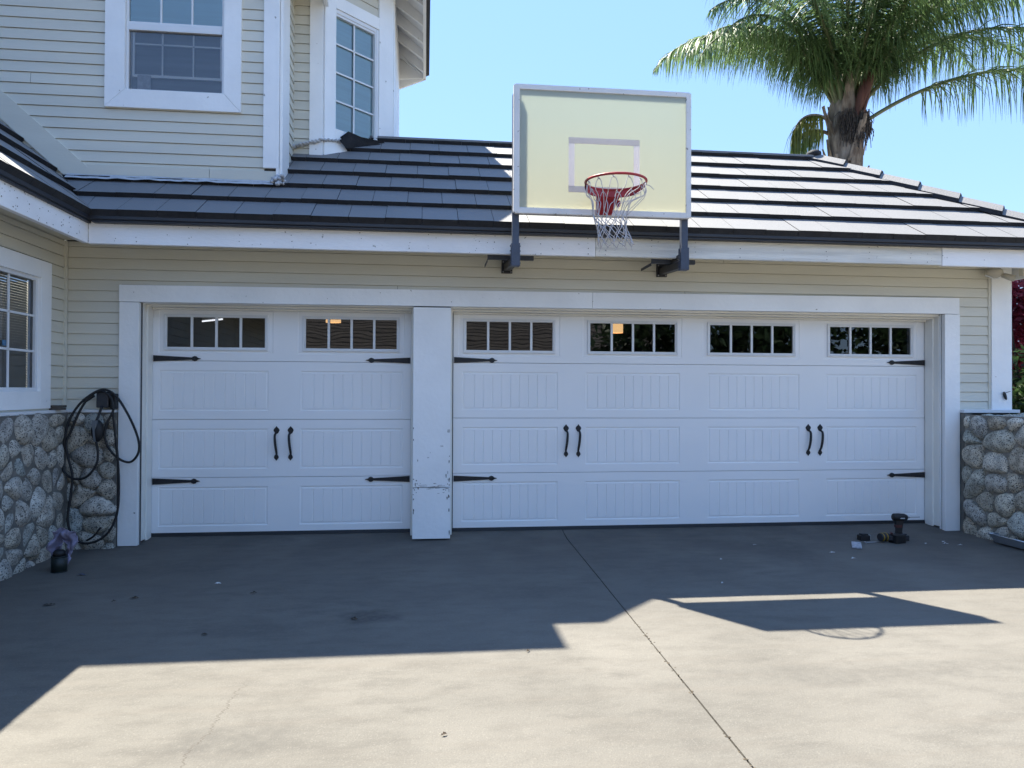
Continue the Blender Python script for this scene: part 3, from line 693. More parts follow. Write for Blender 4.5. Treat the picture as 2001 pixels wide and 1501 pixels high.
# back slope and flat roof behind the ridge
g = MB(); g.quad((-1, RY, ZR-.02), (RXE, RY, ZR-.02), (RXE-.5, RY+.9, ZR-.6), (-1, RY+.9, ZR-.6)); g.quad((-1, RY+.9, ZR-.6), (RXE-.5, RY+.9, ZR-.6), (RXE-.5, 5.2, ZR-.6), (-1, 5.2, ZR-.6))
g.quad((RXE, RY, ZR-.02), (RXE, 5.2, ZR-.02), (RXE-.5, 5.2, ZR-.6), (RXE-.5, RY+.9, ZR-.6)); g.build('flat_roof', 'under', house)
# ridge caps
def caps(name, p, q, n, wd, h, drop):
    p = Vector(p); q = Vector(q); g = MB(); e = MB(); dd = (q-p)/n; side = dd.cross(Vector((0, 0, 1))).normalized()
    for i in range(n):
        a = p+dd*i; b = p+dd*(i+1.06); up = Vector((0, 0, 1))
        # p is the low end: butt at a, thick; tucks under next at b
        A_ = [a-side*wd/2+up*(h-drop), a-side*.03+up*h, a+side*.03+up*h, a+side*wd/2+up*(h-drop)]
        B_ = [b-side*wd/2+up*(h-drop-.035), b-side*.03+up*(h-.035), b+side*.03+up*(h-.035), b+side*wd/2+up*(h-drop-.035)]
        for k in range(3): g.add([A_[k], A_[k+1], B_[k+1], B_[k]], [(0, 1, 2, 3)])
        lo = [v-up*.05 for v in A_]; lob = [v-up*.04 for v in B_]
        for k in range(3): e.add([A_[k], A_[k+1], lo[k+1], lo[k]], [(0, 1, 2, 3)])
        e.add([A_[0], B_[0], lob[0], lo[0]], [(0, 1, 2, 3)]); e.add([A_[3], B_[3], lob[3], lo[3]], [(0, 1, 2, 3)])
    o = g.build(name, 'cap', house, fix=False); e.build('cap_edge', 'butt', o, fix=False)
caps('hip_cap', (CX+.02, EY-.02, EZ+.0), (RXE-.02, RY+.02, ZR+.035), 7, .25, .070, .075)
g = MB(); g.box(.4, RXE-.05, RY-.07, RY+.07, ZR-.02, ZR+.030); g.build('ridge_cap', 'cap', house, bevel=.01)
g = MB(); g.blob((RXE-.02, RY, ZR+.055), .085, .10, .05, 2, .15); g.build('hip_end_cap', 'butt', house)
# gutter: two stepped boxes, fascia, soffit
GX = -.185
g = MB(); g.box(GX, CX-.01, -.875, -.792, 2.687, 2.742); g.box(GX+.012, CX-.02, -.863, -.791, 2.668, 2.6868)
g.box(GX-.083, GX, -9, -.792, 2.687, 2.742); g.box(GX-.084, GX-.012, -9, -.794, 2.668, 2.6868)
g.box(CX-.095, CX-.01, -.791, 5, 2.687, 2.742); g.build('gutter', 'gutter', house, bevel=.006)
for bx in ((-.223, 3.93, -.790, -.75, 2.508, 2.70), (3.933, 7.18, -.788, -.75, 2.512, 2.70), (7.183, CX-.1, -.792, -.75, 2.505, 2.70), (-.268, -.2235, -9, -.7902, 2.508, 2.70), (CX-.14, CX-.1005, -.749, 5, 2.508, 2.70)):
    g = MB(); g.box(*bx); g.build('fascia', 'fascia_old' if bx[0] == 3.933 else 'fascia', house, bevel=.004)
g = MB(); g.box(-.22, CX-.15, -.748, YS+.01, 2.625, 2.645); g.box(-.70, -.269, -9, -.3, 2.625, 2.645); g.box(8.2, CX-.15, YS+.02, 5, 2.625, 2.645)
g.build('soffit', 'siding', house)
for bx in [(8.335, CX-.155, y, y+.05, 2.50, 2.62) for y in (-.40, .10, .60)]+[(8.40, 8.45, -.745, -.45, 2.53, 2.62)]:
    g = MB(); g.box(*bx); g.build('rafter_tail', 'siding', house, bevel=.003)
# nail heads and knots in the fascia
rnd = random.Random(4); g = MB()
x = -.02
while x < 8.4:
    for z in (2.53, 2.56, 2.61, 2.665):
        if rnd.random() < .7:
            rr = rnd.uniform(.0025, .005); xx = x+rnd.gauss(0, .004); zz_ = z+rnd.gauss(0, .008)
            g.add([(xx+rr*cos(a*pi/3), -.7935, zz_+rr*sin(a*pi/3)) for a in range(6)], [tuple(range(6))])
    x += rnd.choice([.16, .40, .405, .41])
for i in range(60):
    y = -rnd.uniform(.9, 2.2); z = rnd.uniform(2.52, 2.67); rr = rnd.uniform(.002, .005)
    g.add([(-.2218, y+rr*1.5*cos(a*pi/3), z+rr*sin(a*pi/3)) for a in range(6)], [tuple(range(6))])
o = g.build('nail_head', mat('rusty_nail', (.10, .085, .075), .8), house); o['kind'] = 'stuff'

# ---- tower roof
def offset_roof():
    TE = 5.80
    eave = [(-.2, .14), (1.655, .14), (2.505, .99), (2.505, 3.20), (1.55, 4.16), (-.6, 4.16)]
    ap = Vector((.55, 2.2, TE+1.2)); ap2 = Vector((-.6, 2.2, TE+1.2))
    top = MB(); rr = 4
    pts = [Vector((x, y, TE)) for x, y in eave]
    for i in range(len(pts)-1):
        a, b = pts[i], pts[i+1]
        A2 = ap2 if i in (0,) else ap; B2 = ap
        for k in range(8):
            t0, t1 = k/8, (k+1)/8
            p, q = a.lerp(ap, t0), b.lerp(ap, t0); p1, q1 = a.lerp(ap, t1), b.lerp(ap, t1)
            up = Vector((0, 0, .035))
            top.add([p+up, q+up, q1, p1], [(0, 1, 2, 3)]); top.add([p, q, q+up, p+up], [(0, 1, 2, 3)])
    o = top.build('roof', 'cap', house); o['label'] = 'dark tile roof of the corner tower'
    e = MB()
    for i in range(len(pts)-1):
        a, b = pts[i], pts[i+1]
        e.add([a, b, b-Vector((0, 0, .10)), a-Vector((0, 0, .10))], [(0, 1, 2, 3)])
        ins = Vector((.9, 2.43, TE)); 
        a2 = a+(ins-a).normalized()*.06; b2 = b+(ins-b).normalized()*.06
        e.add([a-Vector((0, 0, .10)), b-Vector((0, 0, .10)), b2-Vector((0, 0, .10)), a2-Vector((0, 0, .10))], [(0, 1, 2, 3)])
    e.build('tile_edge', 'butt', o)
    # fascia boards
    f_ = MB(); fe = [(-.2, .185), (1.636, .185), (2.46, 1.009), (2.46, 3.182), (1.525, 4.115)]
    for i in range(len(fe)-1):
        a, b = Vector(fe[i]), Vector(fe[i+1]); dd = (b-a).normalized(); nn = Vector((dd.y, -dd.x))
        q = [a, b, b-nn*.035, a-nn*.035]
        f_.prism([(v.x, v.y) for v in q], 2, TE-.175, TE-.005)
    f_.build('fascia', 'white', house, bevel=.002)
    # sloping soffit boards and rafters
    s_ = MB(); wallp = [(1.0, .44), (1.441, .44), (2.09, 1.089), (2.09, 3.07), (1.4, 3.76)]; rise = .43*tan(R(32))
    fe2 = [(1.0, .215), (1.62, .215), (2.428, 1.023), (2.428, 3.17), (1.52, 4.08)]
    for i in range(4):
        a, b, c, d_ = fe2[i], fe2[i+1], wallp[i+1], wallp[i]
        s_.quad((*a, TE-.03), (*b, TE-.03), (*c, TE-.03+rise), (*d_, TE-.03+rise))
    s_.build('soffit', 'white', house)
    for y in (1.25, 1.70, 2.15, 2.60, 2.98):
        r_ = MB(); r_.prism([(2.428, TE-.032), (2.428, TE-.15), (2.09, TE-.15+rise-.03), (2.09, TE-.03+rise)], 1, y, y+.045); r_.build('rafter', 'white', house, bevel=.002)
    for k in range(1, 5):
        s = k*.21; p = chpt(s)
        a = p; b = p+Vector((sq, -sq, 0))*.34
        r_ = MB(); r_.bar(b+Vector((0, 0, TE-.09)), a+Vector((0, 0, TE-.09+rise)), .045, .11); r_.build('rafter', 'white', house, bevel=.002)
    for p, q in (((2.44, 3.17), (2.07, 3.07)), ((2.44, 1.01), (2.09, 1.089))):
        r_ = MB(); r_.bar((*p, TE-.09), (*q, TE-.09+rise), .045, .11); r_.build('rafter', 'white', house, bevel=.002)
    # back face of the return eave
    r_ = MB(); r_.prism([(2.428, TE-.17), (2.428, TE-.03), (2.09, TE-.03+rise), (2.09, TE-.20)], 1, 3.135, 3.155)
    r_.build('eave_end_board', 'white', house, bevel=.002)
offset_roof()
# ---- main upper roof
TE = 5.36; g = MB(); ev = [(-6, -.50), (1.50, -.67), (1.50, .44), (1.2, .44), (1.2, 5), (-6, 5)]
ridge = [(-6, 2.1, TE+1.95), (-1.3, 2.1, TE+1.95)]
g.quad((-6, -.50, TE), (1.5, -.50, TE), ridge[1], ridge[0]); g.poly([(1.5, -.50, TE), (1.5, 4.9, TE), ridge[1]]); g.quad((1.5, 4.9, TE), (-6, 4.9, TE), ridge[0], ridge[1])
o = g.build('roof', 'cap', house, fix=False); o['label'] = 'dark tile roof above the upper front wall'
g = MB(); g.box(-6, 1.50, -.50, -.43, TE-.10, TE-.001); g.box(1.43, 1.50, -.429, .40, TE-.10, TE-.001); g.build('gutter', 'gutter', house)
g = MB(); g.box(-6, 1.459, -.462, -.43, TE-.24, TE-.101); g.box(1.46, 1.50, -.462, .407, TE-.185, TE-.1012); g.prism([(.22, TE-.1855), (.407, TE-.1855), (.407, TE-.215)], 0, 1.462, 1.498)
g.build('fascia', 'white', house, bevel=.002)
g = MB(); g.box(-6, 1.4595, -.429, YS-.034, TE-.125, TE-.102); g.box(1.19, 1.4595, YS, .405, TE-.125, TE-.102); g.build('soffit', 'siding', house)

# ---- flashings
g = MB(); rnd = random.Random(2)
for i in range(26):
    g.blob((1.155+rnd.uniform(-.05, .05), YS-.055+rnd.uniform(-.04, .05), 3.18+rnd.uniform(-.015, .07)), .022, .022, .018, 1, .5)
g.build('lead_flashing', 'lead', house)
g = MB(); n = 40
top = []; bot = []
for i in range(n+1):
    x = -.62+1.74*i/n; top.append((x, YS-.029, 3.205+.006*noise.noise(Vector((x*6, 0, 0))))); bot.append((x, YS-.075-.01*noise.noise(Vector((x*9, 3, 0))), 3.160+.012*noise.noise(Vector((x*8, 5, 0)))))
for i in range(n): g.quad(top[i], top[i+1], bot[i+1], bot[i])
g.build('wall_flashing', 'lead', house)
# black felt flap and pale flashing below the tower window
g = MB()
fl = [(1.60, .55, 3.90), (1.68, .585, 3.975), (1.80, .68, 3.955), (2.02, .86, 3.975), (2.05, .90, 3.95), (1.86, .80, 3.88), (1.66, .60, 3.84)]
g.poly(fl); g.poly([(x, y-.05, z-.05) for x, y, z in fl]); g.build('roofing_flap', 'felt', house)
g = MB()
for i in range(14):
    x = 1.17+i*.033; g.blob((x, .40+max(0, (x-1.44))*1.0, 3.73+(x-1.17)*.30+.01*rnd.random()), .03, .05, .012+.01*rnd.random(), 1, .5)
g.build('lead_flashing', 'lead', house)

# ------------------------------------------------------------------ river stone veneer
def clip(poly, a, b, c):                       # keep a*x+b*y<=c
    out = []
    for i in range(len(poly)):
        p, q = poly[i], poly[(i+1) % len(poly)]; dp = a*p[0]+b*p[1]-c; dq = a*q[0]+b*q[1]-c
        if dp <= 0: out.append(p)
        if dp*dq < 0: t = dp/(dp-dq); out.append((p[0]+(q[0]-p[0])*t, p[1]+(q[1]-p[1])*t))
    return out
def stones(W_, H_, N_, seed, asp=1.25):
    rnd = random.Random(seed); P = []
    W2 = W_/asp; md = .72*sqrt(W2*H_/N_)
    tries = 0
    while len(P) < N_ and tries < 20000:
        tries += 1; p = (rnd.uniform(0, W2), rnd.uniform(0, H_)); wgt = rnd.uniform(-1, 1)
        k = md*(1+.30*wgt)
        if all((p[0]-q[0])**2+(p[1]-q[1])**2 > ((k+md*(1+.30*q[2]))/2)**2 for q in P): P.append((p[0], p[1], wgt))
    cells = []
    for i, p in enumerate(P):
        poly = [(0, 0), (W2, 0), (W2, H_), (0, H_)]
        for j, q in enumerate(P):
            if i == j: continue
            dx, dy = q[0]-p[0], q[1]-p[1]; d2 = dx*dx+dy*dy
            if d2 > (5*md)**2: continue
            wi, wj = p[2]*md*md*.16, q[2]*md*md*.16
            c = (q[0]**2+q[1]**2-p[0]**2-p[1]**2+wi-wj)/2
            poly = clip(poly, dx, dy, c)
            if len(poly) < 3: break
        if len(poly) >= 3: cells.append([(x*asp, y) for x, y in poly])
    return cells
def veneer(name, org, ud, nv, W_, H_, N_, seed, label=None, parent=None, zb=0.0, asp=1.25, h0=.06, flare=0.0, gp=.004, ks=1.10, mo_=.010, sm='stone'):
    org = Vector(org); ud = Vector((*ud, 0)).normalized(); nv = Vector((*nv, 0)).normalized(); rnd = random.Random(seed+50); g = MB()
    for poly in stones(W_, H_, N_, seed, asp):
        cx = sum(p[0] for p in poly)/len(poly); cy = sum(p[1] for p in poly)/len(poly)
        area = abs(sum(poly[i][0]*poly[(i+1) % len(poly)][1]-poly[(i+1) % len(poly)][0]*poly[i][1] for i in range(len(poly))))/2
        rad = sqrt(area/pi); gap = gp+.007*rnd.random()
        pp = poly
        for it in range(3 if rnd.random() < .8 else 2):                    # chaikin rounding
            k = .25 if it else .28; q = []
            for i in range(len(pp)):
                a, b = pp[i], pp[(i+1) % len(pp)]; q += [(a[0]*(1-k)+b[0]*k, a[1]*(1-k)+b[1]*k), (a[0]*k+b[0]*(1-k), a[1]*k+b[1]*(1-k))]
            pp = q
        sc = max(.5, (rad-gap)/rad*ks)
        n = len(pp); H = rad*rnd.uniform(.40, .70); H = min(H, h0*1.35); sx, sy = rnd.uniform(-.25, .25), rnd.uniform(-.2, .3); sd = rnd.random()*50; flat = rnd.uniform(.45, .62)
        rings = [1, .985, .95, .88, .76, .60, .40, .18]; base = len(g.v)
        for r_ in rings:
            hh = H*(1-r_**2.6)**flat - .02*(r_ > .99)
            for (x, y) in pp:
                X = cx+(x-cx)*sc*r_; Y = cy+(y-cy)*sc*r_
                q = Vector((X*9, Y*9, sd)); hn = hh*(1+.16*noise.noise(q)+.06*noise.noise(q*3))+hh*(sx*(x-cx)+sy*(y-cy))*r_/max(rad, .01)*.6
                jx = .006*noise.noise(Vector((X*25, Y*25, sd+3)))*r_
                fl_ = flare*max(0, 1-Y/.5)**2
                g.v.append(tuple(org+ud*(X+jx)+nv*(hn+fl_)+Vector((0, 0, Y+jx))))
        g.v.append(tuple(org+ud*cx+nv*(H*(1+.1*noise.noise(Vector((cx*9, cy*9, sd))))+flare*max(0, 1-cy/.5)**2)+Vector((0, 0, cy))))
        for k in range(len(rings)-1):
            for i in range(n): g.f.append((base+k*n+i, base+k*n+(i+1) % n, base+(k+1)*n+(i+1) % n, base+(k+1)*n+i)); g.sm.append(True)
        k = len(rings)-1
        for i in range(n): g.f.append((base+k*n+i, base+k*n+(i+1) % n, base+(k+1)*n)); g.sm.append(True)
    o = g.build(name, sm, parent or house)
    if label: o['label'] = label
    mo = MB(); n1, n2 = int(W_/.04)+1, int(H_/.04)+1; base = 0
    for i in range(n1+1):
        for j_ in range(n2+1):
            X, Y = W_*i/n1, H_*j_/n2; hn = .012*noise.noise(Vector((X*11, Y*11, seed)))+.004*noise.noise(Vector((X*40, Y*40, seed)))+flare*max(0, 1-Y/.5)**2+mo_
            mo.v.append(tuple(org+ud*X+nv*hn+Vector((0, 0, Y))))
    for i in range(n1):
        for j_ in range(n2):
            a = i*(n2+1)+j_; mo.f.append((a, a+n2+1, a+n2+2, a+1)); mo.sm.append(True)
    mo.build('mortar', 'mortar_light' if sm == 'stone_light' else 'mortar', o)
    return o
veneer('stone_veneer', (-.590, -.40, -.09), (0, -1), (1, 0), 3.2, 1.225, 122, 11, 'river stone veneer on the left wing', h0=.075, asp=1.05, ks=1.17, gp=.002, mo_=.0)
veneer('stone_veneer', (-.60, -.325, -.08), (1, 0), (0, -1), .42, 1.215, 20, 22, 'river stone veneer beside the narrow garage door', h0=.055, asp=1.15, ks=1.12, mo_=.004)
g = MB(); g.box(X0, -.56, -9, YS, -.3, 1.137); g.box(X0, -.185, -.315, YS, -.3, 1.137); g.build('veneer_core', 'mortar', house)
# garden wall on the right
gw = empty('garden_wall', (7.79, -.36, -.06), 'waist-high river stone wall running forward from the right garage corner', 'wall')
def rel(o, root):
    for c in [o]: c.location = -Vector(root.location)
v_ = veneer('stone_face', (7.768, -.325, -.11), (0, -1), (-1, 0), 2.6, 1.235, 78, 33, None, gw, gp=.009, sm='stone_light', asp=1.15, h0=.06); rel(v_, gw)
v_ = veneer('stone_end', (8.42, -2.945, -.11), (-1, 0), (0, -1), .62, 1.235, 22, 35, None, gw, asp=1.15, h0=.05); rel(v_, gw)
g = MB(); g.box(7.775, 8.42, -2.94, -.33, -.3, 1.09); g.box(7.751, 7.83, -.34, -.29, -.3, 1.135); g.box(7.81, 9.6, -.329, .1, -.3, 1.09)
o = g.build('wall_core', 'mortar', gw); rel(o, gw)
g = MB(); rnd = random.Random(8)                # top course of stones
y = -.40
while y > -2.9:
    dy = rnd.uniform(.13, .26)
    x = 7.79
    while x < 8.4:
        dx = rnd.uniform(.12, .24); g.blob((x+dx/2, y-dy/2, 1.085+rnd.uniform(-.01, .0)), dx*.53, dy*.53, .055, 2, .25, 2); x += dx
    y -= dy
x = 8.4
while x < 9.5:
    dx = rnd.uniform(.14, .24); g.blob((x+dx/2, -.25, 1.08), dx*.53, .14, .06, 2, .25, 2); x += dx
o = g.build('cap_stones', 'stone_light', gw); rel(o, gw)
v_ = veneer('stone_return', (8.42, -.345, -.11), (1, 0), (0, -1), 1.2, 1.235, 34, 37, None, gw, asp=1.2, h0=.05); rel(v_, gw)

# ------------------------------------------------------------------ basketball hoop
hp = empty('basketball_hoop', (3.93, -.27, 2.4), 'wall mounted basketball hoop with milky backboard above the wide garage door', 'basketball hoop')
HB = Vector((3.93, -.27, 2.4))
BX0, BX1, BZ0, BZ1, BY = 3.178, 4.686, 2.795, 3.862, -1.075
def hb(g, name, m, par=hp, bevel=0, fix=True):
    g.v = [(x-HB.x, y-HB.y, z-HB.z) for x, y, z in g.v]; return g.build(name, m, par, bevel=bevel, fix=fix)
T = Matrix.Translation((BX0, BY, BZ0)) 
g = MB(); bw, bh = BX1-BX0, BZ1-BZ0; t = .050; yb0, yb1 = 0, .042
g.box(.012, bw-.012, yb0, yb1, 0, t, T); g.box(.012, bw-.012, yb0, yb1, bh-t*.9, bh, T); g.box(0, t, yb0-.002, yb1, .008, bh-.008, T); g.box(bw-t*.9, bw, yb0-.002, yb1, .008, bh-.008, T)
hb(g, 'backboard_frame', 'boardframe', bevel=.005)
pb = MB(); pb.box(t-.01, bw-t+.01, .010, .016, t-.01, bh-t+.01)
pnl = pb.build('backboard_panel', 'panel', hp, loc=(BX0-HB.x, BY-HB.y, BZ0-HB.z))
g = MB(); a0, a1, c0, c1 = 3.637, 4.240, 2.985, 3.440; q = .050; y0, y1 = BY+.006, BY+.0095
g.box(a0, a1, y0, y1, c1-q, c1); g.box(a0, a1, y0, y1, c0, c0+q); g.box(a0, a0+q, y0, y1, c0+q, c1-q); g.box(a1-q, a1, y0, y1, c0+q, c1-q)
hb(g, 'target_square', 'tape')
# posts, sleeves, arms, wall plates
for (x, wp) in ((3.205, 3.195), (4.650, 4.700)):
    g = MB(); g.box(x-.028, x+.028, -1.022, -.966, 2.40, 3.80); hb(g, 'post', 'steel', bevel=.004)
    g = MB(); g.box(x-.036, x+.036, -1.030, -.958, 2.37, 2.56)
    for z in (2.40, 2.45, 2.50, 2.54):
        g.tube([(x-.045, -.99, z), (x+.045, -.99, z)], .007, 6)
    hb(g, 'post_sleeve', 'steel', bevel=.003)
    xw = 3.215 if x < 4 else 4.692
    g = MB(); g.bar((x, -1.0, 2.42), (xw, -.29, 2.475), .06, .06); g.bar((x, -1.0, 2.52), (xw, -.29, 2.505), .014, .03); hb(g, 'arm', 'blacksteel', bevel=.003)
    pl_ = MB(); pl_.box(xw-.05, xw+.05, -.285, -.262, 2.425, 2.55)
    po = hb(pl_, 'wall_plate', 'blacksteel', bevel=.002)
    for dx in (-.036, .036):
        for z in (2.438, 2.53): bl = MB(); bl.blob((0, 0, 0), .008, .005, .008, 1); bl.build('bolt', 'galv', po, loc=(xw+dx-HB.x, -.287-HB.y, z-HB.z))
    g = MB(); g.box(xw-.21, xw+.20, -.62, -.585, 2.492, 2.496); g.box(xw-.21, xw+.20, -.62, -.616, 2.496, 2.53); g.box(xw-.21, xw-.207, -.62, -.30, 2.47, 2.496); hb(g, 'angle_bar', 'steel')
for z in (2.80,):
    g = MB(); g.box(BX0+.03, BX1-.03, -1.020, -.99, z, z+.03); hb(g, 'cross_bar', 'steel')
# rim
RC = Vector((3.940, -1.440, 2.975)); RR = .236
g = MB(); ring = [RC+Vector((RR*cos(a), RR*sin(a), 0)) for a in [2*pi*i/56 for i in range(56)]]
base = 0; n = 10
for i, p in enumerate(ring):
    rd = (p-RC).normalized()
    for j_ in range(n): a = 2*pi*j_/n; g.v.append(tuple(p+rd*cos(a)*.010+Vector((0, 0, sin(a)*.010))))
for i in range(56):
    for j_ in range(n): g.f.append((i*n+j_, i*n+(j_+1) % n, ((i+1) % 56)*n+(j_+1) % n, ((i+1) % 56)*n+j_)); g.sm.append(True)
# band on the board side, tapering round to the front
na = 40
for i in range(na):
    A_ = [R(-12+204*i/na), R(-12+204*(i+1)/na)]; hgt = [.062*min(1, sin(min(pi/2, (aa+R(14))*1.3))+.0) if aa < pi/2 else .062*min(1, sin(min(pi/2, (R(194)-aa)*1.3))) for aa in A_]
    for rr in (RR-.004, RR+.006):
        p = [RC+Vector((rr*cos(a), rr*sin(a), 0)) for a in A_]
        g.quad(p[0], p[1], p[1]-Vector((0, 0, hgt[1])), p[0]-Vector((0, 0, hgt[0])))
rim = hb(g, 'rim', 'rim')
g = MB()
g.quad((3.855, RC.y+RR-.02, 2.915), (4.03, RC.y+RR-.02, 2.915), (3.99, BY-.012, 2.805), (3.88, BY-.012, 2.805))
g.quad((3.855, RC.y+RR-.02, 2.975), (3.855, RC.y+RR-.02, 2.915), (3.88, BY-.012, 2.805), (3.88, BY-.012, 2.98)); g.quad((4.03, RC.y+RR-.02, 2.975), (4.03, RC.y+RR-.02, 2.915), (3.99, BY-.012, 2.805), (3.99, BY-.012, 2.98))
g.quad((3.855, RC.y+RR-.02, 2.972), (4.03, RC.y+RR-.02, 2.972), (3.99, BY-.012, 2.972), (3.88, BY-.012, 2.972)); g.box(3.865, 4.005, BY-.014, BY-.002, 2.80, 2.99)
g.blob((4.045, BY-.05, 2.885), .018, .04, .03, 2)
hb(g, 'rim_mount', 'rim')
# net
rnd = random.Random(12); g = MB(); n = 12; ZT = 2.955; rows = [(2.72, .135), (2.67, .124), (2.62, .118), (2.575, .120), (2.53, .128), (2.485, .138)]
off = Vector((-.045, .02, 0))
def node(k, i): z, rr = rows[k]; a = 2*pi*(i+(.5 if k % 2 == 0 else 0))/n+.2; return Vector((RC.x+rr*cos(a), RC.y+rr*sin(a), z))+off*(1-.2*k)+Vector((rnd.gauss(0, .004), rnd.gauss(0, .004), rnd.gauss(0, .006)))
nodes = [[node(k, i) for i in range(n)] for k in range(len(rows))]
for i in range(n):
    a = 2*pi*i/n+.2; at = RC+Vector((cos(a)*(RR-.008), sin(a)*(RR-.008), -.022))
    for nd, sg in ((nodes[0][i], 1), (nodes[0][i-1], -1)):
        tn = Vector((-sin(a), cos(a), 0))*sg
        bulge = rnd.uniform(-.035, -.01) if i not in (11,) else .05
        mid = at.lerp(nd, .5)+Vector((cos(a), sin(a), 0))*bulge
        g.tube(catmull([at+Vector((0, 0, .006)), at+tn*.020-Vector((0, 0, .018)), at+tn*.032-Vector((0, 0, .07)), mid+tn*.012, nd], 5), .0030, 5)
    g.tube([at+Vector((-.008, 0, .012)), at+Vector((.008, 0, -.006))], .005, 5)
for k in range(len(rows)-1):
    for i in range(n):
        p = nodes[k][i]
        for jj in ((i, i+1) if k % 2 == 0 else (i-1, i)):
            q = nodes[k+1][jj % n]; mid = p.lerp(q, .5)+Vector((rnd.gauss(0, .004), rnd.gauss(0, .004), 0)); g.tube([p, mid, q], .0034, 5)
        g.blob(p, .006, .006, .007, 1)
for i in range(n):
    p = nodes[-1][i]; g.blob(p, .006, .006, .007, 1); g.tube([p, p+Vector((rnd.gauss(0, .01), rnd.gauss(0, .01), -rnd.uniform(.015, .04)))], .0024, 5)
g.tube(catmull([RC+Vector((RR, -.03, -.02)), RC+Vector((RR+.03, -.03, -.03)), RC+Vector((RR+.065, -.02, -.055))], 5), .003, 5)
g.tube(catmull([RC+Vector((RR-.02, -.05, -.02)), RC+Vector((.22, -.06, -.10)), RC+Vector((.10, .0, -.17)), nodes[0][0]], 6), .003, 5)
hb(g, 'net', 'net')

# ------------------------------------------------------------------ EV charging cable on the wall
ch = empty('wall_charger', (-.25, -.30, 1.18), 'black box with a long looped charging cable left of the narrow door', 'charger')
CHO = Vector((-.25, -.30, 1.18))
def cb(g, name, m, bevel=0): g.v = [(x-CHO.x, y-CHO.y, z-CHO.z) for x, y, z in g.v]; return g.build(name, m, ch, bevel=bevel)
g = MB(); g.box(-.325, -.225, -.375, -.275, 1.180, 1.318); cb(g, 'charger_box', mat('charger_plastic', (.03, .03, .035), .4, .1, 9), .008)
g = MB(); g.box(-.222, -.175, -.36, -.28, 1.17, 1.30); cb(g, 'cable_hook', 'rubber', .01)
# connector with pale centre stripe
g = MB(); g.blob((-.288, -.43, .985), .050, .045, .095, 3); cb(g, 'connector', 'rubber')
g = MB(); g.prism([(-.310, 1.075), (-.272, 1.075), (-.278, 1.03), (-.292, .99), (-.288, .895), (-.300, .895), (-.306, .99), (-.318, 1.04)], 1, -.482, -.46); cb(g, 'connector_stripe', mat('pale_plastic', (.16, .17, .18), .4))
g = MB()
yy = -.43
def cp(px, py, y=yy):                            # reference-photo pixel offsets measured on the wall plane -> metres
    return (-.637+(px-127)*.00452, y, 1.336-(py-763.5)*.00441)
# metres measured on the wall: loops of cable
L1 = [(-.29, -.43, .90), (-.275, -.43, .80), (-.285, -.435, .70), (-.36, -.44, .60), (-.46, -.44, .585), (-.555, -.43, .65), (-.585, -.425, .77), (-.565, -.42, .90), (-.52, -.41, 1.06), (-.45, -.39, 1.20), (-.36, -.375, 1.29), (-.27, -.37, 1.335), (-.19, -.37, 1.31), (-.12, -.37, 1.23), (-.03, -.365, 1.06), (.025, -.36, .90), (.022, -.355, .79), (-.04, -.35, .715), (-.12, -.36, .735), (-.195, -.385, .82), (-.235, -.395, .93), (-.22, -.39, 1.05), (-.175, -.38, 1.16), (-.20, -.372, 1.27), (-.28, -.372, 1.325), (-.37, -.38, 1.27), (-.44, -.39, 1.15), (-.50, -.41, .98), (-.53, -.425, .88), (-.51, -.43, .76), (-.475, -.435, .62), (-.485, -.435, .45), (-.505, -.44, .25), (-.47, -.44, .11), (-.38, -.445, .045), (-.27, -.435, .06), (-.18, -.42, .14), (-.135, -.39, .27), (-.125, -.375, .45), (-.135, -.37, .70), (-.16, -.372, .95), (-.18, -.38, 1.15)]
L1 = [(max(x, -.545), y-.02, z) for x, y, z in L1]
g.tube(catmull(L1, 7), .0100, 8)
g.tube(catmull([(-.30, -.42, 1.07), (-.29, -.40, 1.12), (-.275, -.38, 1.19)], 5), .011, 8)
g.tube([(-.42, -.385, 1.235), (-.345, -.372, 1.29)], .020, 8)
g.tube(catmull([(-.36, -.44, .06), (-.30, -.45, .10), (-.25, -.44, .17)], 5), .0085, 8)
cb(g, 'cable', 'rubber')

# ------------------------------------------------------------------ small things
def thing(name, loc, label, cat, group=None, rz=0): return empty(name, loc, label, cat, group, rz)
# wood blocks on the ledge
t_ = thing('wood_block', (-.60, -.50, 1.163), 'two small dark blocks stacked on the ledge below the wing window', 'block')
g = MB(); g.box(-.035, .07, -.04, .05, 0, .020); g.box(-.03, .075, -.035, .05, .022, .040); g.build('slab', mat('grey_wood', (.10, .085, .07), .8, .2, 20), t_, bevel=.003)
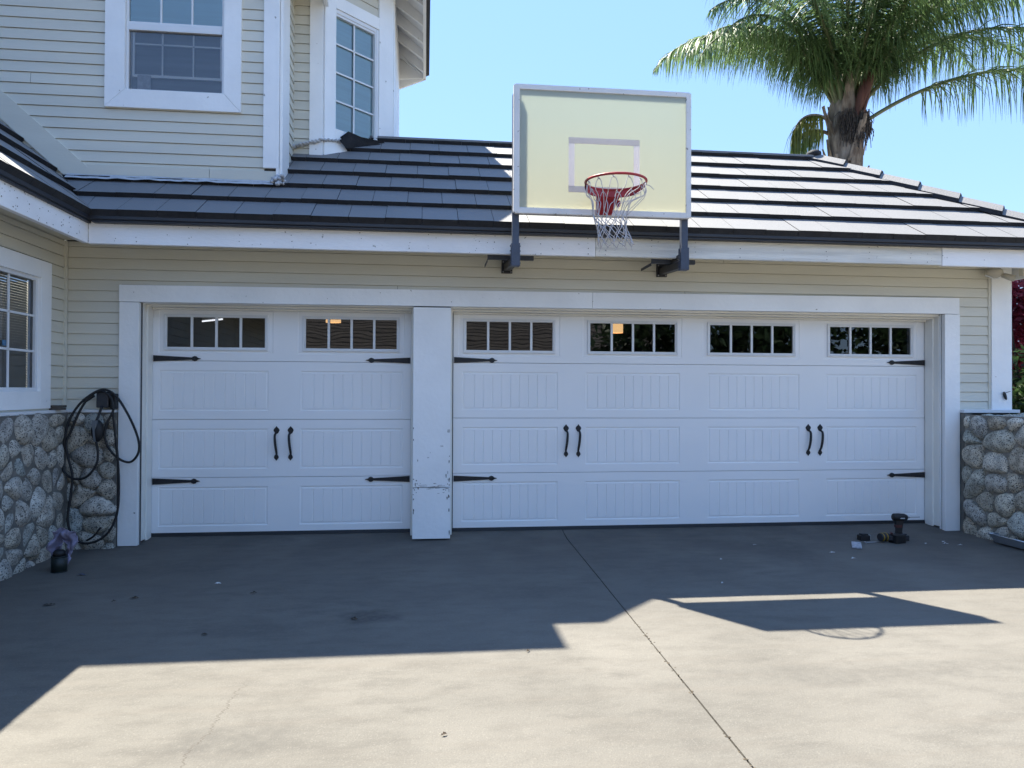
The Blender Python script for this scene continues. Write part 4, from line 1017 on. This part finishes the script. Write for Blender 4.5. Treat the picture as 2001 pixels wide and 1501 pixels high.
# can and rag
cx_, cy_ = -.262, -1.13; zc = gz(cy_)
t_ = thing('can', (cx_, cy_, zc), 'dark green and black can standing beside the left stone veneer', 'can')
g = MB(); g.tube([(0, 0, 0), (0, 0, .115)], .054, 24); g.tube([(0, 0, .112), (0, 0, .120)], .056, 24); g.tube([(0, 0, 0), (0, 0, .006)], .056, 24); g.build('can_body', 'can', t_)
g = MB(); g.tube([(0, 0, .121), (0, 0, .15), (0, 0, .162)], [.045, .04, .03], 20); g.build('lid', 'rubber', t_)
g = MB(); rnd = random.Random(6); rows_ = 24; cols_ = 24
for i in range(rows_+1):
    for k in range(cols_+1):
        a, b = i/rows_, k/cols_
        # cloth draped from a stone knob down to the can
        X = -.32+.155*b+.035*sin(a*9+b*4)*a-.05*a*(1-b); Z = .315-.22*a**1.1*(1+.5*sin(b*11)*.6)-.04*abs(b-.4); Y = -1.10-.03*sin(b*17)*a-.015*cos(a*13+b*7)+.05*b*a
        Z += .02*noise.noise(Vector((a*5, b*5, 2))); Y -= .03*noise.noise(Vector((a*6, b*6, 8)))
        g.v.append((X, Y, Z+gz(-1.1)))
for i in range(rows_):
    for k in range(cols_):
        q = i*(cols_+1)+k
        if (i > 12 and 9 < k < 14) or (i > 18 and (k < 5 or k > 20)): continue
        g.f.append((q, q+1, q+cols_+2, q+cols_+1)); g.sm.append(True)
o = g.build('rag', 'rag'); so_ = o.modifiers.new('s', 'SOLIDIFY'); so_.thickness = .004
tag(o, 'crumpled lilac rag hanging between the stones and the dark can', 'rag')
# standing drill
def drill(loc, rz, label):
    t = thing('power_drill', loc, label, 'drill', rz=rz)
    g = MB(); P = [(-.085, 0, .222), (-.075, 0, .223), (-.04, 0, .224), (.0, 0, .222), (.03, 0, .220), (.05, 0, .218)]
    g.tube([(-.080, 0, .215), (-.070, 0, .215), (-.02, 0, .214), (.03, 0, .213), (.055, 0, .213), (.062, 0, .213)], [.018, .034, .037, .034, .024, .014], 16)
    g.prism([(-.055, .19), (.025, .19), (.012, .15), (.004, .085), (.012, .05), (-.048, .05), (-.042, .10), (-.048, .15)], 1, -.019, .019); g.build('housing', 'rubber', t, bevel=.006)
    g = MB(); g.box(-.065, .062, -.038, .038, .002, .052); g.box(-.05, .045, -.03, .03, .052, .066); g.build('battery', 'blacksteel', t, bevel=.006)
    g = MB(); g.tube([(.062, 0, .213), (.085, 0, .213)], [.011, .006], 10); g.tube([(.083, 0, .213), (.175, 0, .217)], .0035, 8); g.build('bit', 'galv', t)
    g = MB(); g.box(-.02, .02, -.0365, -.034, .205, .214); g.build('badge', 'chip', t)
    g = MB(); g.box(-.052, .004, -.0195, .0195, .12, .145); g.build('trigger', 'redplastic', t)
    return t
drill((6.86, -.66, gz(-.66)), R(-8), 'black cordless drill standing upright with its bit pointing right')
# drill lying on its side
t_ = thing('power_drill', (6.70, -.74, gz(-.74)), 'black and yellow cordless drill lying on its side in front of the standing drill', 'drill', rz=R(12))
g = MB(); g.box(.0, .115, -.07, .02, .0, .075); g.box(.006, .109, -.076, -.07, .006, .068); g.build('battery', 'rubber', t_, bevel=.007)
g = MB(); g.tube([(-.10, .02, .05), (-.02, .02, .05), (.02, .01, .045)], [.036, .040, .026], 14); g.bar((-.03, .0, .045), (.04, -.02, .04), .05, .04); g.build('housing', 'blacksteel', t_, bevel=.004)
g = MB(); g.tube([(-.085, .02, .05), (-.075, .02, .05)], .0400, 14); g.tube([(-.045, .02, .05), (-.035, .02, .05)], .0412, 14); g.build('trim_ring', 'yellow', t_)
g = MB(); g.bar((.01, -.01, .080), (.03, .02, .088), .02, .01); g.build('switch', 'redplastic', t_)
t_ = thing('battery_pack', (6.515, -.62, gz(-.62)), 'loose black tool battery left of the drills', 'battery')
g = MB(); g.box(-.045, .05, -.035, .035, 0, .048); g.box(-.03, .035, -.028, .028, .048, .062); g.build('shell', 'rubber', t_, bevel=.006); g = MB(); g.box(.051, .054, -.03, .03, .01, .05); g.build('contact_strip', 'chip', t_)
t_ = thing('wrench', (6.545, -.74, gz(-.74)), 'thin grey wrench lying in front of the loose battery', 'wrench', rz=R(5))
g = MB(); g.tube([(-.09, 0, .006), (.12, 0, .006)], .006, 6); g.tube([(-.09, -.014, .007), (-.09, .014, .007)], .009, 8); g.build('shaft', 'galv', t_)
g = MB(); T_ = Matrix.Rotation(R(-30), 4, 'Z'); g.box(-.04, .04, -.13, .12, .003, .018, T_); o = g.build('wood_shim', mat('pale_shim', (.48, .50, .55), .7, .2, 40), loc=(6.30, -.86, gz(-.86)), bevel=.003)
tag(o, 'pale rectangular shim lying flat on the concrete left of the drills', 'shim')
# paint tray
t_ = thing('paint_tray', (7.70, -1.03, gz(-1.0)), 'shiny metal tray lying against the right stone wall', 'tray', rz=R(-88))
g = MB(); o1 = [(-.20, -.09), (.20, -.09), (.20, .09), (-.20, .09)]; lo = [(-.15, -.06), (.15, -.06), (.15, .06), (-.15, .06)]
for i in range(4):
    k = (i+1) % 4; g.quad((*o1[i], .085), (*o1[k], .085), (*lo[k], .015), (*lo[i], .015))
g.quad(*[(*p, .015) for p in lo])
for i in range(4): g.tube([(*o1[i], .086), (*o1[(i+1) % 4], .086)], .006, 6)
o = g.build('pan', 'alu', t_); s_ = o.modifiers.new('s', 'SOLIDIFY'); s_.thickness = .002
# litter
def leaf(name, x, y, L_, W_, rz, m, label, cat, group):
    g = MB(); rnd = random.Random(int(abs(x*1000+y*77))); n = 9; pts = []
    for i in range(n+1): a = i/n; pts.append((-L_/2+L_*a, W_/2*sin(pi*a)**.8*(1+.3*rnd.uniform(-1, 1)), .004+.012*rnd.random()*sin(pi*a)))
    for i in range(n, -1, -1): a = i/n; pts.append((-L_/2+L_*a, -W_/2*sin(pi*a)**.8*(1+.3*rnd.uniform(-1, 1)), .004+.008*rnd.random()*sin(pi*a)))
    mid = [(-L_/2+L_*i/n, 0, .003+.006*sin(pi*i/n)) for i in range(n+1)]
    for i in range(n): g.add([mid[i], mid[i+1], pts[i+1], pts[i]], [(0, 1, 2, 3)]); g.add([mid[i], mid[i+1], pts[2*n+1-i-1], pts[2*n+1-i]], [(0, 1, 2, 3)])
    o = g.build(name, m, loc=(x, y, gz(y)+.002)); o.rotation_euler = (0, 0, rz); return tag(o, label, cat, group)
LG = 'dead leaves on the driveway'
for i, (x, y, L_, rz, lb) in enumerate([(.091, -2.033, .075, .3, 'largest brown dead leaf, on the shaded concrete at the far left'), (.57, -1.931, .06, .1, 'thin brown dead leaf right of the two other leaves on the left shaded concrete'),
    (.467, -1.991, .035, .8, 'tiny brown leaf beside the thin leaf on the left shaded concrete'), (1.32, -1.883, .05, .2, 'small dark leaf on shaded concrete in front of the narrow door'),
    (2.551, -4.064, .030, .5, 'dark brown leaf scrap alone on the sunlit concrete near the bottom middle'), (3.02, -3.16, .03, 1.0, 'tiny dark leaf at the right end of the upper roof shadow'), (2.05, -2.52, .05, -.4, 'dark leaf scrap on the round stain in the shade'), (1.24, -2.72, .04, .1, 'small dark leaf in the shade near the shadow edge left of centre')]):
    leaf('dead_leaf', x, y, L_, L_*.4, rz, 'leafbrown', lb, 'leaf', LG)
PG = 'white paint chips scattered on the driveway'
for i, (x, y, L_, rz) in enumerate([(5.93, -1.10, .06, .1), (5.99, -1.32, .045, .05), (7.20, -.78, .05, .4), (7.16, -.86, .05, -.4), (7.245, -.93, .05, -.1), (6.98, -.84, .035, .6), (4.60, -1.95, .03, .8), (1.02, -1.62, .05, .1), (4.88, -1.25, .03, .5), (5.40, -.75, .03, 0)]):
    leaf('paint_chip', x, y, L_, L_*.35, rz, 'chip', 'small white paint chip lying on the shaded concrete', 'paint chip', PG)
leaf('candy_wrapper', -.04, -1.27, .07, .025, .1, mat('foil_blue', (.05, .07, .14), .3, .3, 40), 'dark blue foil wrapper on the concrete right of the can', 'wrapper', None)
# flood light at the right corner
t_ = thing('flood_light', (8.06, -.42, 2.53), 'aged beige flood light with wiring below the right end of the fascia', 'light')
g = MB(); g.blob((-.0, .06, .0), .085, .07, .055, 3); g.build('junction_box', 'dullwhite', t_)
g = MB(); g.tube([(.05, .02, -.03), (.10, -.02, -.055), (.135, -.04, -.07)], [.022, .03, .032], 12); g.build('lamp_head', 'dullwhite', t_)
g = MB(); g.tube(catmull([(-.10, .06, -.03), (-.07, .03, -.05), (-.03, .02, -.07), (.02, .02, -.06)], 6), .006, 6); g.build('wire', 'vinyl', t_)
t_ = thing('hose_hook', (8.23, -.285, 1.31), 'small dark metal hook at the foot of the right corner board', 'hook')
g = MB(); g.blob((0, -.01, -.0), .016, .012, .045, 2, .2, T=Matrix.Rotation(R(-20), 3, 'Y').to_4x4()); g.tube([(0, -.01, .03), (.05, -.02, .045)], .003, 5); g.build('hook_body', 'black', t_)

# ------------------------------------------------------------------ palm
PX, PY, PZ = 9.42, 4.5, 5.72
palm = empty('palm_tree', (PX, PY, -.36), 'tall palm with arching feathery fronds rising behind the garage roof', 'palm tree')
PO = Vector((PX, PY, -.36))
def pb_(g, name, m, par=None, fix=True):
    g.v = [(x-PO.x, y-PO.y, z-PO.z) for x, y, z in g.v]; return g.build(name, m, par or palm, fix=fix)
g = MB(); pts = []; rs = []
for i in range(30):
    z = -.36+(PZ+.36)*i/29; pts.append((PX+.03*sin(z), PY, z)); rs.append(.165+.015*sin(i*2.1)+(.09*max(0, (z-3.9)/1.6)))
pts += [(PX, PY, PZ+.3), (PX, PY, PZ+.9)]; rs += [.26, .13]
g.tube(pts, rs, 20)
for v in range(len(g.v)):
    p = Vector(g.v[v]); k = 1+.22*noise.noise(Vector((p.x*6, p.y*6, p.z*3))); g.v[v] = (PX+(p.x-PX)*k, PY+(p.y-PY)*k, p.z)
pb_(g, 'trunk', 'trunk')
rnd = random.Random(21); 
for i in range(22):                               # old leaf bases
    g = MB(); a = rnd.uniform(0, 2*pi); z = PZ-1.4+1.6*i/22; r1 = .22+.03*rnd.random(); L_ = rnd.uniform(.35, .8); lean = rnd.uniform(.05, .22)
    P = [Vector((PX+r1*cos(a), PY+r1*sin(a), z)), Vector((PX+(r1+lean*.4)*cos(a), PY+(r1+lean*.4)*sin(a), z+L_*.5)), Vector((PX+(r1+lean)*cos(a), PY+(r1+lean)*sin(a), z+L_))]
    tn = Vector((-sin(a), cos(a), 0)); W_ = [.13, .075, .03]
    out = Vector((cos(a), sin(a), 0))*.02
    for k in range(2):
        g.quad(P[k]-tn*W_[k], P[k]+out, P[k+1]+out, P[k+1]-tn*W_[k+1]); g.quad(P[k]+out, P[k]+tn*W_[k], P[k+1]+tn*W_[k+1], P[k+1]+out)
    pb_(g, 'leaf_base', 'boot')
g = MB()                                          # hanging fibres below the crown, camera side
for i in range(260):
    a = rnd.uniform(-2.6, -.9); rr = .27+rnd.random()*.08; z = PZ+.25-rnd.random()*.25; p = Vector((PX+rr*cos(a)+.05, PY+rr*sin(a), z)); q = p+Vector((rnd.gauss(0, .05), -.04, -rnd.uniform(.15, .45)))
    g.tube([p, p.lerp(q, .5)+Vector((rnd.gauss(0, .02), 0, .03)), q], .006, 3, cap=False)
pb_(g, 'fibre', 'fibre', fix=False)
g = MB()                                          # red-brown spathes
for (x0, z0, x1, z1, w_) in ((.02, .15, .32, 1.15, .085), (-.02, .05, .12, .8, .06), (.10, .1, .24, .95, .05)):
    P = catmull([(PX+x0, PY-.30, PZ+z0), (PX+(x0+x1)/2-.02, PY-.36, PZ+(z0+z1)/2), (PX+x1, PY-.32, PZ+z1)], 8)
    g.tube(P, [w_*sin(pi*(i+.6)/(len(P)+.4))**.7 for i in range(len(P))], 8)
pb_(g, 'spathe', 'spathe')
def frond(az, e0, L_, droop, rnd, m='frond', pet=.16, hang=1.0, twist=0, lleaf=.88, z0=.25, npair=92):
    """az plan direction, e0 initial elevation, droop total bend"""
    rc = MB(); lf = MB(); n = 30; p = Vector((PX+.12*cos(az), PY+.12*sin(az), PZ+z0)); pts = [p.copy()]; dirs = []
    for i in range(n):
        s = i/n; e = e0-droop*(s**1.35); az2 = az+twist*s
        d_ = Vector((cos(az2)*cos(e), sin(az2)*cos(e), sin(e))); dirs.append(d_); p = p+d_*L_/n; pts.append(p.copy())
    dirs.append(dirs[-1])
    rc.tube(pts, [.034*(1-.9*i/n)**.8+.003 for i in range(n+1)], 6)
    ro = pb_(rc, 'frond', 'rachis' if m == 'frond' else 'boot')
    for k in range(npair):
        s = pet+(1-pet)*(k+.5)/npair; fi = s*n; i = min(int(fi), n-1); q = pts[i].lerp(pts[i+1], fi-i); d_ = dirs[i]
        side = d_.cross(Vector((0, 0, 1)))
        side = side.normalized() if side.length > .05 else Vector((-sin(az), cos(az), 0))
        upv = side.cross(d_).normalized()
        LL = lleaf*(sin(pi*min(1, (s-pet)/(1-pet)*.85+.15))**.55)*rnd.uniform(.8, 1.1)
        for sg in (-1, 1):
            for rep in range(2 if rnd.random() < .55 else 1):
                dv = (side*sg*rnd.uniform(.7, 1)+d_*rnd.uniform(.25, .75)+upv*rnd.uniform(-.35, .55)).normalized()
                w_ = rnd.uniform(.009, .015)
                wv = dv.cross(Vector((rnd.uniform(-1, 1), rnd.uniform(-1, 1), rnd.uniform(-1, 1)))).normalized()*w_
                a = q.copy(); segs = 4; cur = dv.copy(); last = None; hh = hang*rnd.uniform(.6, 1.5)
                row = []
                for t in range(segs+1):
                    ww = wv*(1-t/segs)**.6 if t < segs else wv*.08
                    row.append((a-ww, a+ww)); cur = (cur+Vector((0, 0, -.55*hh))).normalized(); a = a+cur*LL/segs
                base = len(lf.v)
                for (x, y) in row: lf.v += [tuple(x), tuple(y)]
                for t in range(segs): lf.f.append((base+2*t, base+2*t+1, base+2*t+3, base+2*t+2)); lf.sm.append(False)
    lo_ = pb_(lf, 'leaflets', m, ro, fix=False); return ro
rnd = random.Random(77)
W_ = pi
specs = [  # az, e0, L, droop, hang
    (R(188), R(66), 3.45, R(135), 1.2), (R(176), R(74), 3.5, R(135), 1.1), (R(200), R(66), 3.3, R(125), 1.0), (R(222), R(62), 3.6, R(110), 1.0), (R(262), R(66), 3.7, R(95), 1.0), (R(285), R(64), 3.8, R(98), 1.0), (R(308), R(62), 3.9, R(100), 1.0), (R(240), R(70), 4.0, R(100), 1.0), (R(165), R(66), 3.9, R(122), 1.1),
    (R(150), R(68), 3.9, R(108), .9), (R(130), R(70), 4.2, R(95), .8), (R(215), R(68), 4.0, R(110), .9), (R(235), R(76), 4.1, R(100), .8),
    (R(255), R(74), 3.9, R(105), .8), (R(275), R(78), 4.1, R(100), .8), (R(295), R(72), 4.0, R(105), .9), (R(315), R(68), 4.1, R(108), .9),
    (R(332), R(62), 4.2, R(108), 1.0), (R(346), R(52), 4.1, R(95), 1.0), (R(2), R(58), 4.3, R(108), .9), (R(20), R(66), 4.2, R(105), .9),
    (R(45), R(70), 4.2, R(100), .8), (R(75), R(74), 4.2, R(95), .8), (R(105), R(74), 4.2, R(95), .8),
    (R(250), R(82), 4.4, R(70), .7), (R(300), R(84), 4.4, R(70), .7), (R(190), R(76), 4.0, R(105), 1.0), (R(270), R(74), 3.6, R(110), 1.0), (R(195), R(72), 3.5, R(118), 1.1), (R(0), R(82), 4.4, R(75), .8), (R(90), R(84), 4.4, R(60), .8),
    (R(322), R(75), 4.3, R(85), .9), (R(210), R(78), 4.3, R(85), .9), (R(335), R(80), 4.5, R(88), .9), (R(12), R(74), 4.5, R(92), .9), (R(350), R(70), 4.4, R(100), .9),
]
for (az, e0, L_, dr_, hg) in specs: frond(az, e0, L_, dr_, rnd, hang=hg)
frond(R(-12), R(34), 4.0, R(62), rnd, hang=1.0, z0=.0, pet=.30, twist=R(-5))         # the low right frond
frond(R(178), R(62), 1.15, R(170), rnd, 'frondy', hang=2.2, z0=-.1, pet=.35, lleaf=.75, npair=64)
frond(R(160), R(50), 1.0, R(150), rnd, 'frondy', hang=2.2, z0=-.2, pet=.3, lleaf=.7, npair=50)        # old frond hanging behind the trunk

# ------------------------------------------------------------------ shrubs and trees
def crown(g, c, rx, ry, rz, n, size, rnd, shell=.55):
    c = Vector(c); cl = [Vector((rnd.gauss(0, .45), rnd.gauss(0, .45), rnd.gauss(0, .45))) for _ in range(26)]
    for i in range(n):
        b = rnd.choice(cl); d_ = Vector((rnd.gauss(0, 1), rnd.gauss(0, 1), rnd.gauss(0, 1))).normalized()*rnd.uniform(.15, .42)
        v = b+d_; v = v if v.length < 1.15 else v.normalized()*rnd.uniform(.8, 1.1)
        p = c+Vector((v.x*rx, v.y*ry, v.z*rz)); s = size*rnd.uniform(.6, 1.3)
        a = Vector((rnd.gauss(0, 1), rnd.gauss(0, 1), rnd.gauss(0, .6))).normalized(); b2 = a.orthogonal().normalized(); b2 = (b2+a.cross(b2)*rnd.uniform(-1, 1)).normalized()
        g.add([p-a*s, p-b2*s*.45, p+a*s, p+b2*s*.45], [(0, 1, 2, 3)])
def shrub(name, loc, h, rx, ry, n, size, m, label, seed, z0=.3, cat='shrub'):
    rnd = random.Random(seed); t = empty(name, loc, label, cat); g = MB()
    for i in range(7):
        a = rnd.uniform(0, 2*pi); q = Vector((rx*.5*cos(a), ry*.5*sin(a), h*.75)); g.tube(catmull([(0, 0, 0), q*.4+Vector((0, 0, .1)), q], 4), [.03, .028, .026, .024, .022, .02, .015, .01, .008], 6)
    g.build('trunk', 'bark', t)
    g = MB(); crown(g, (0, 0, z0+(h-z0)/2), rx, ry, (h-z0)/2, n, size, rnd); g.build('crown', m, t, fix=False)
shrub('red_leaf_tree', (10.35, 1.7, -.36), 4.0, 1.1, 1.1, 26000, .05, 'red', 'red-leaved small tree beyond the right garage corner', 3, z0=1.3, cat='tree')
shrub('green_shrub', (10.0, .95, -.36), 2.25, .9, .8, 16000, .045, 'green', 'green shrub under the red-leaved tree at the right edge', 4)
# across the street (seen only in the window reflections)
nh = empty('neighbour_house', (-2, -30, -.36), 'brown roofed single-storey house across the street, reflected in the garage windows', 'house')
g = MB(); g.box(-14, 17, -10, 0, 0, 2.7); g.build('wall', 'nwall', nh)
g = MB(); e = MB()
for k in range(16):
    y0, y1 = .7-k*.36, .7-(k+1)*.36; z0_, z1_ = 2.6+k*.2, 2.6+(k+1)*.2
    g.quad((-15, y0, z0_+.05), (18, y0, z0_+.05), (18, y1, z1_+.005), (-15, y1, z1_+.005)); e.quad((-15, y0, z0_-.08), (18, y0, z0_-.08), (18, y0, z0_+.05), (-15, y0, z0_+.05))
o = g.build('roof', 'nroof', nh); e.build('tile_edge', 'butt', o)
rnd = random.Random(9)
for i, (x, y, h, r_) in enumerate([(13.2, -25.5, 7.5, 3.2), (19, -26, 8.5, 3.4), (25, -25, 7, 3.4), (31, -27, 9, 3.8), (38, -26, 8, 3.5)]):
    t = empty('street_tree', (x, y, -.36), ['dark leafy tree nearest the neighbour house', 'second dark leafy tree across the street', 'third, lower dark leafy tree across the street', 'fourth and tallest dark leafy tree across the street', 'fifth dark leafy tree across the street, farthest right'][i], 'tree', 'trees across the street')
    g = MB(); g.tube([(0, 0, 0), (.1, 0, h*.3), (0, 0, h*.6)], [.22, .17, .1], 8); g.build('trunk', 'bark', t)
    g = MB(); crown(g, (0, 0, h*.56), r_, r_, h*.46, 2600, .26, rnd); g.build('crown', 'dgreen', t, fix=False)
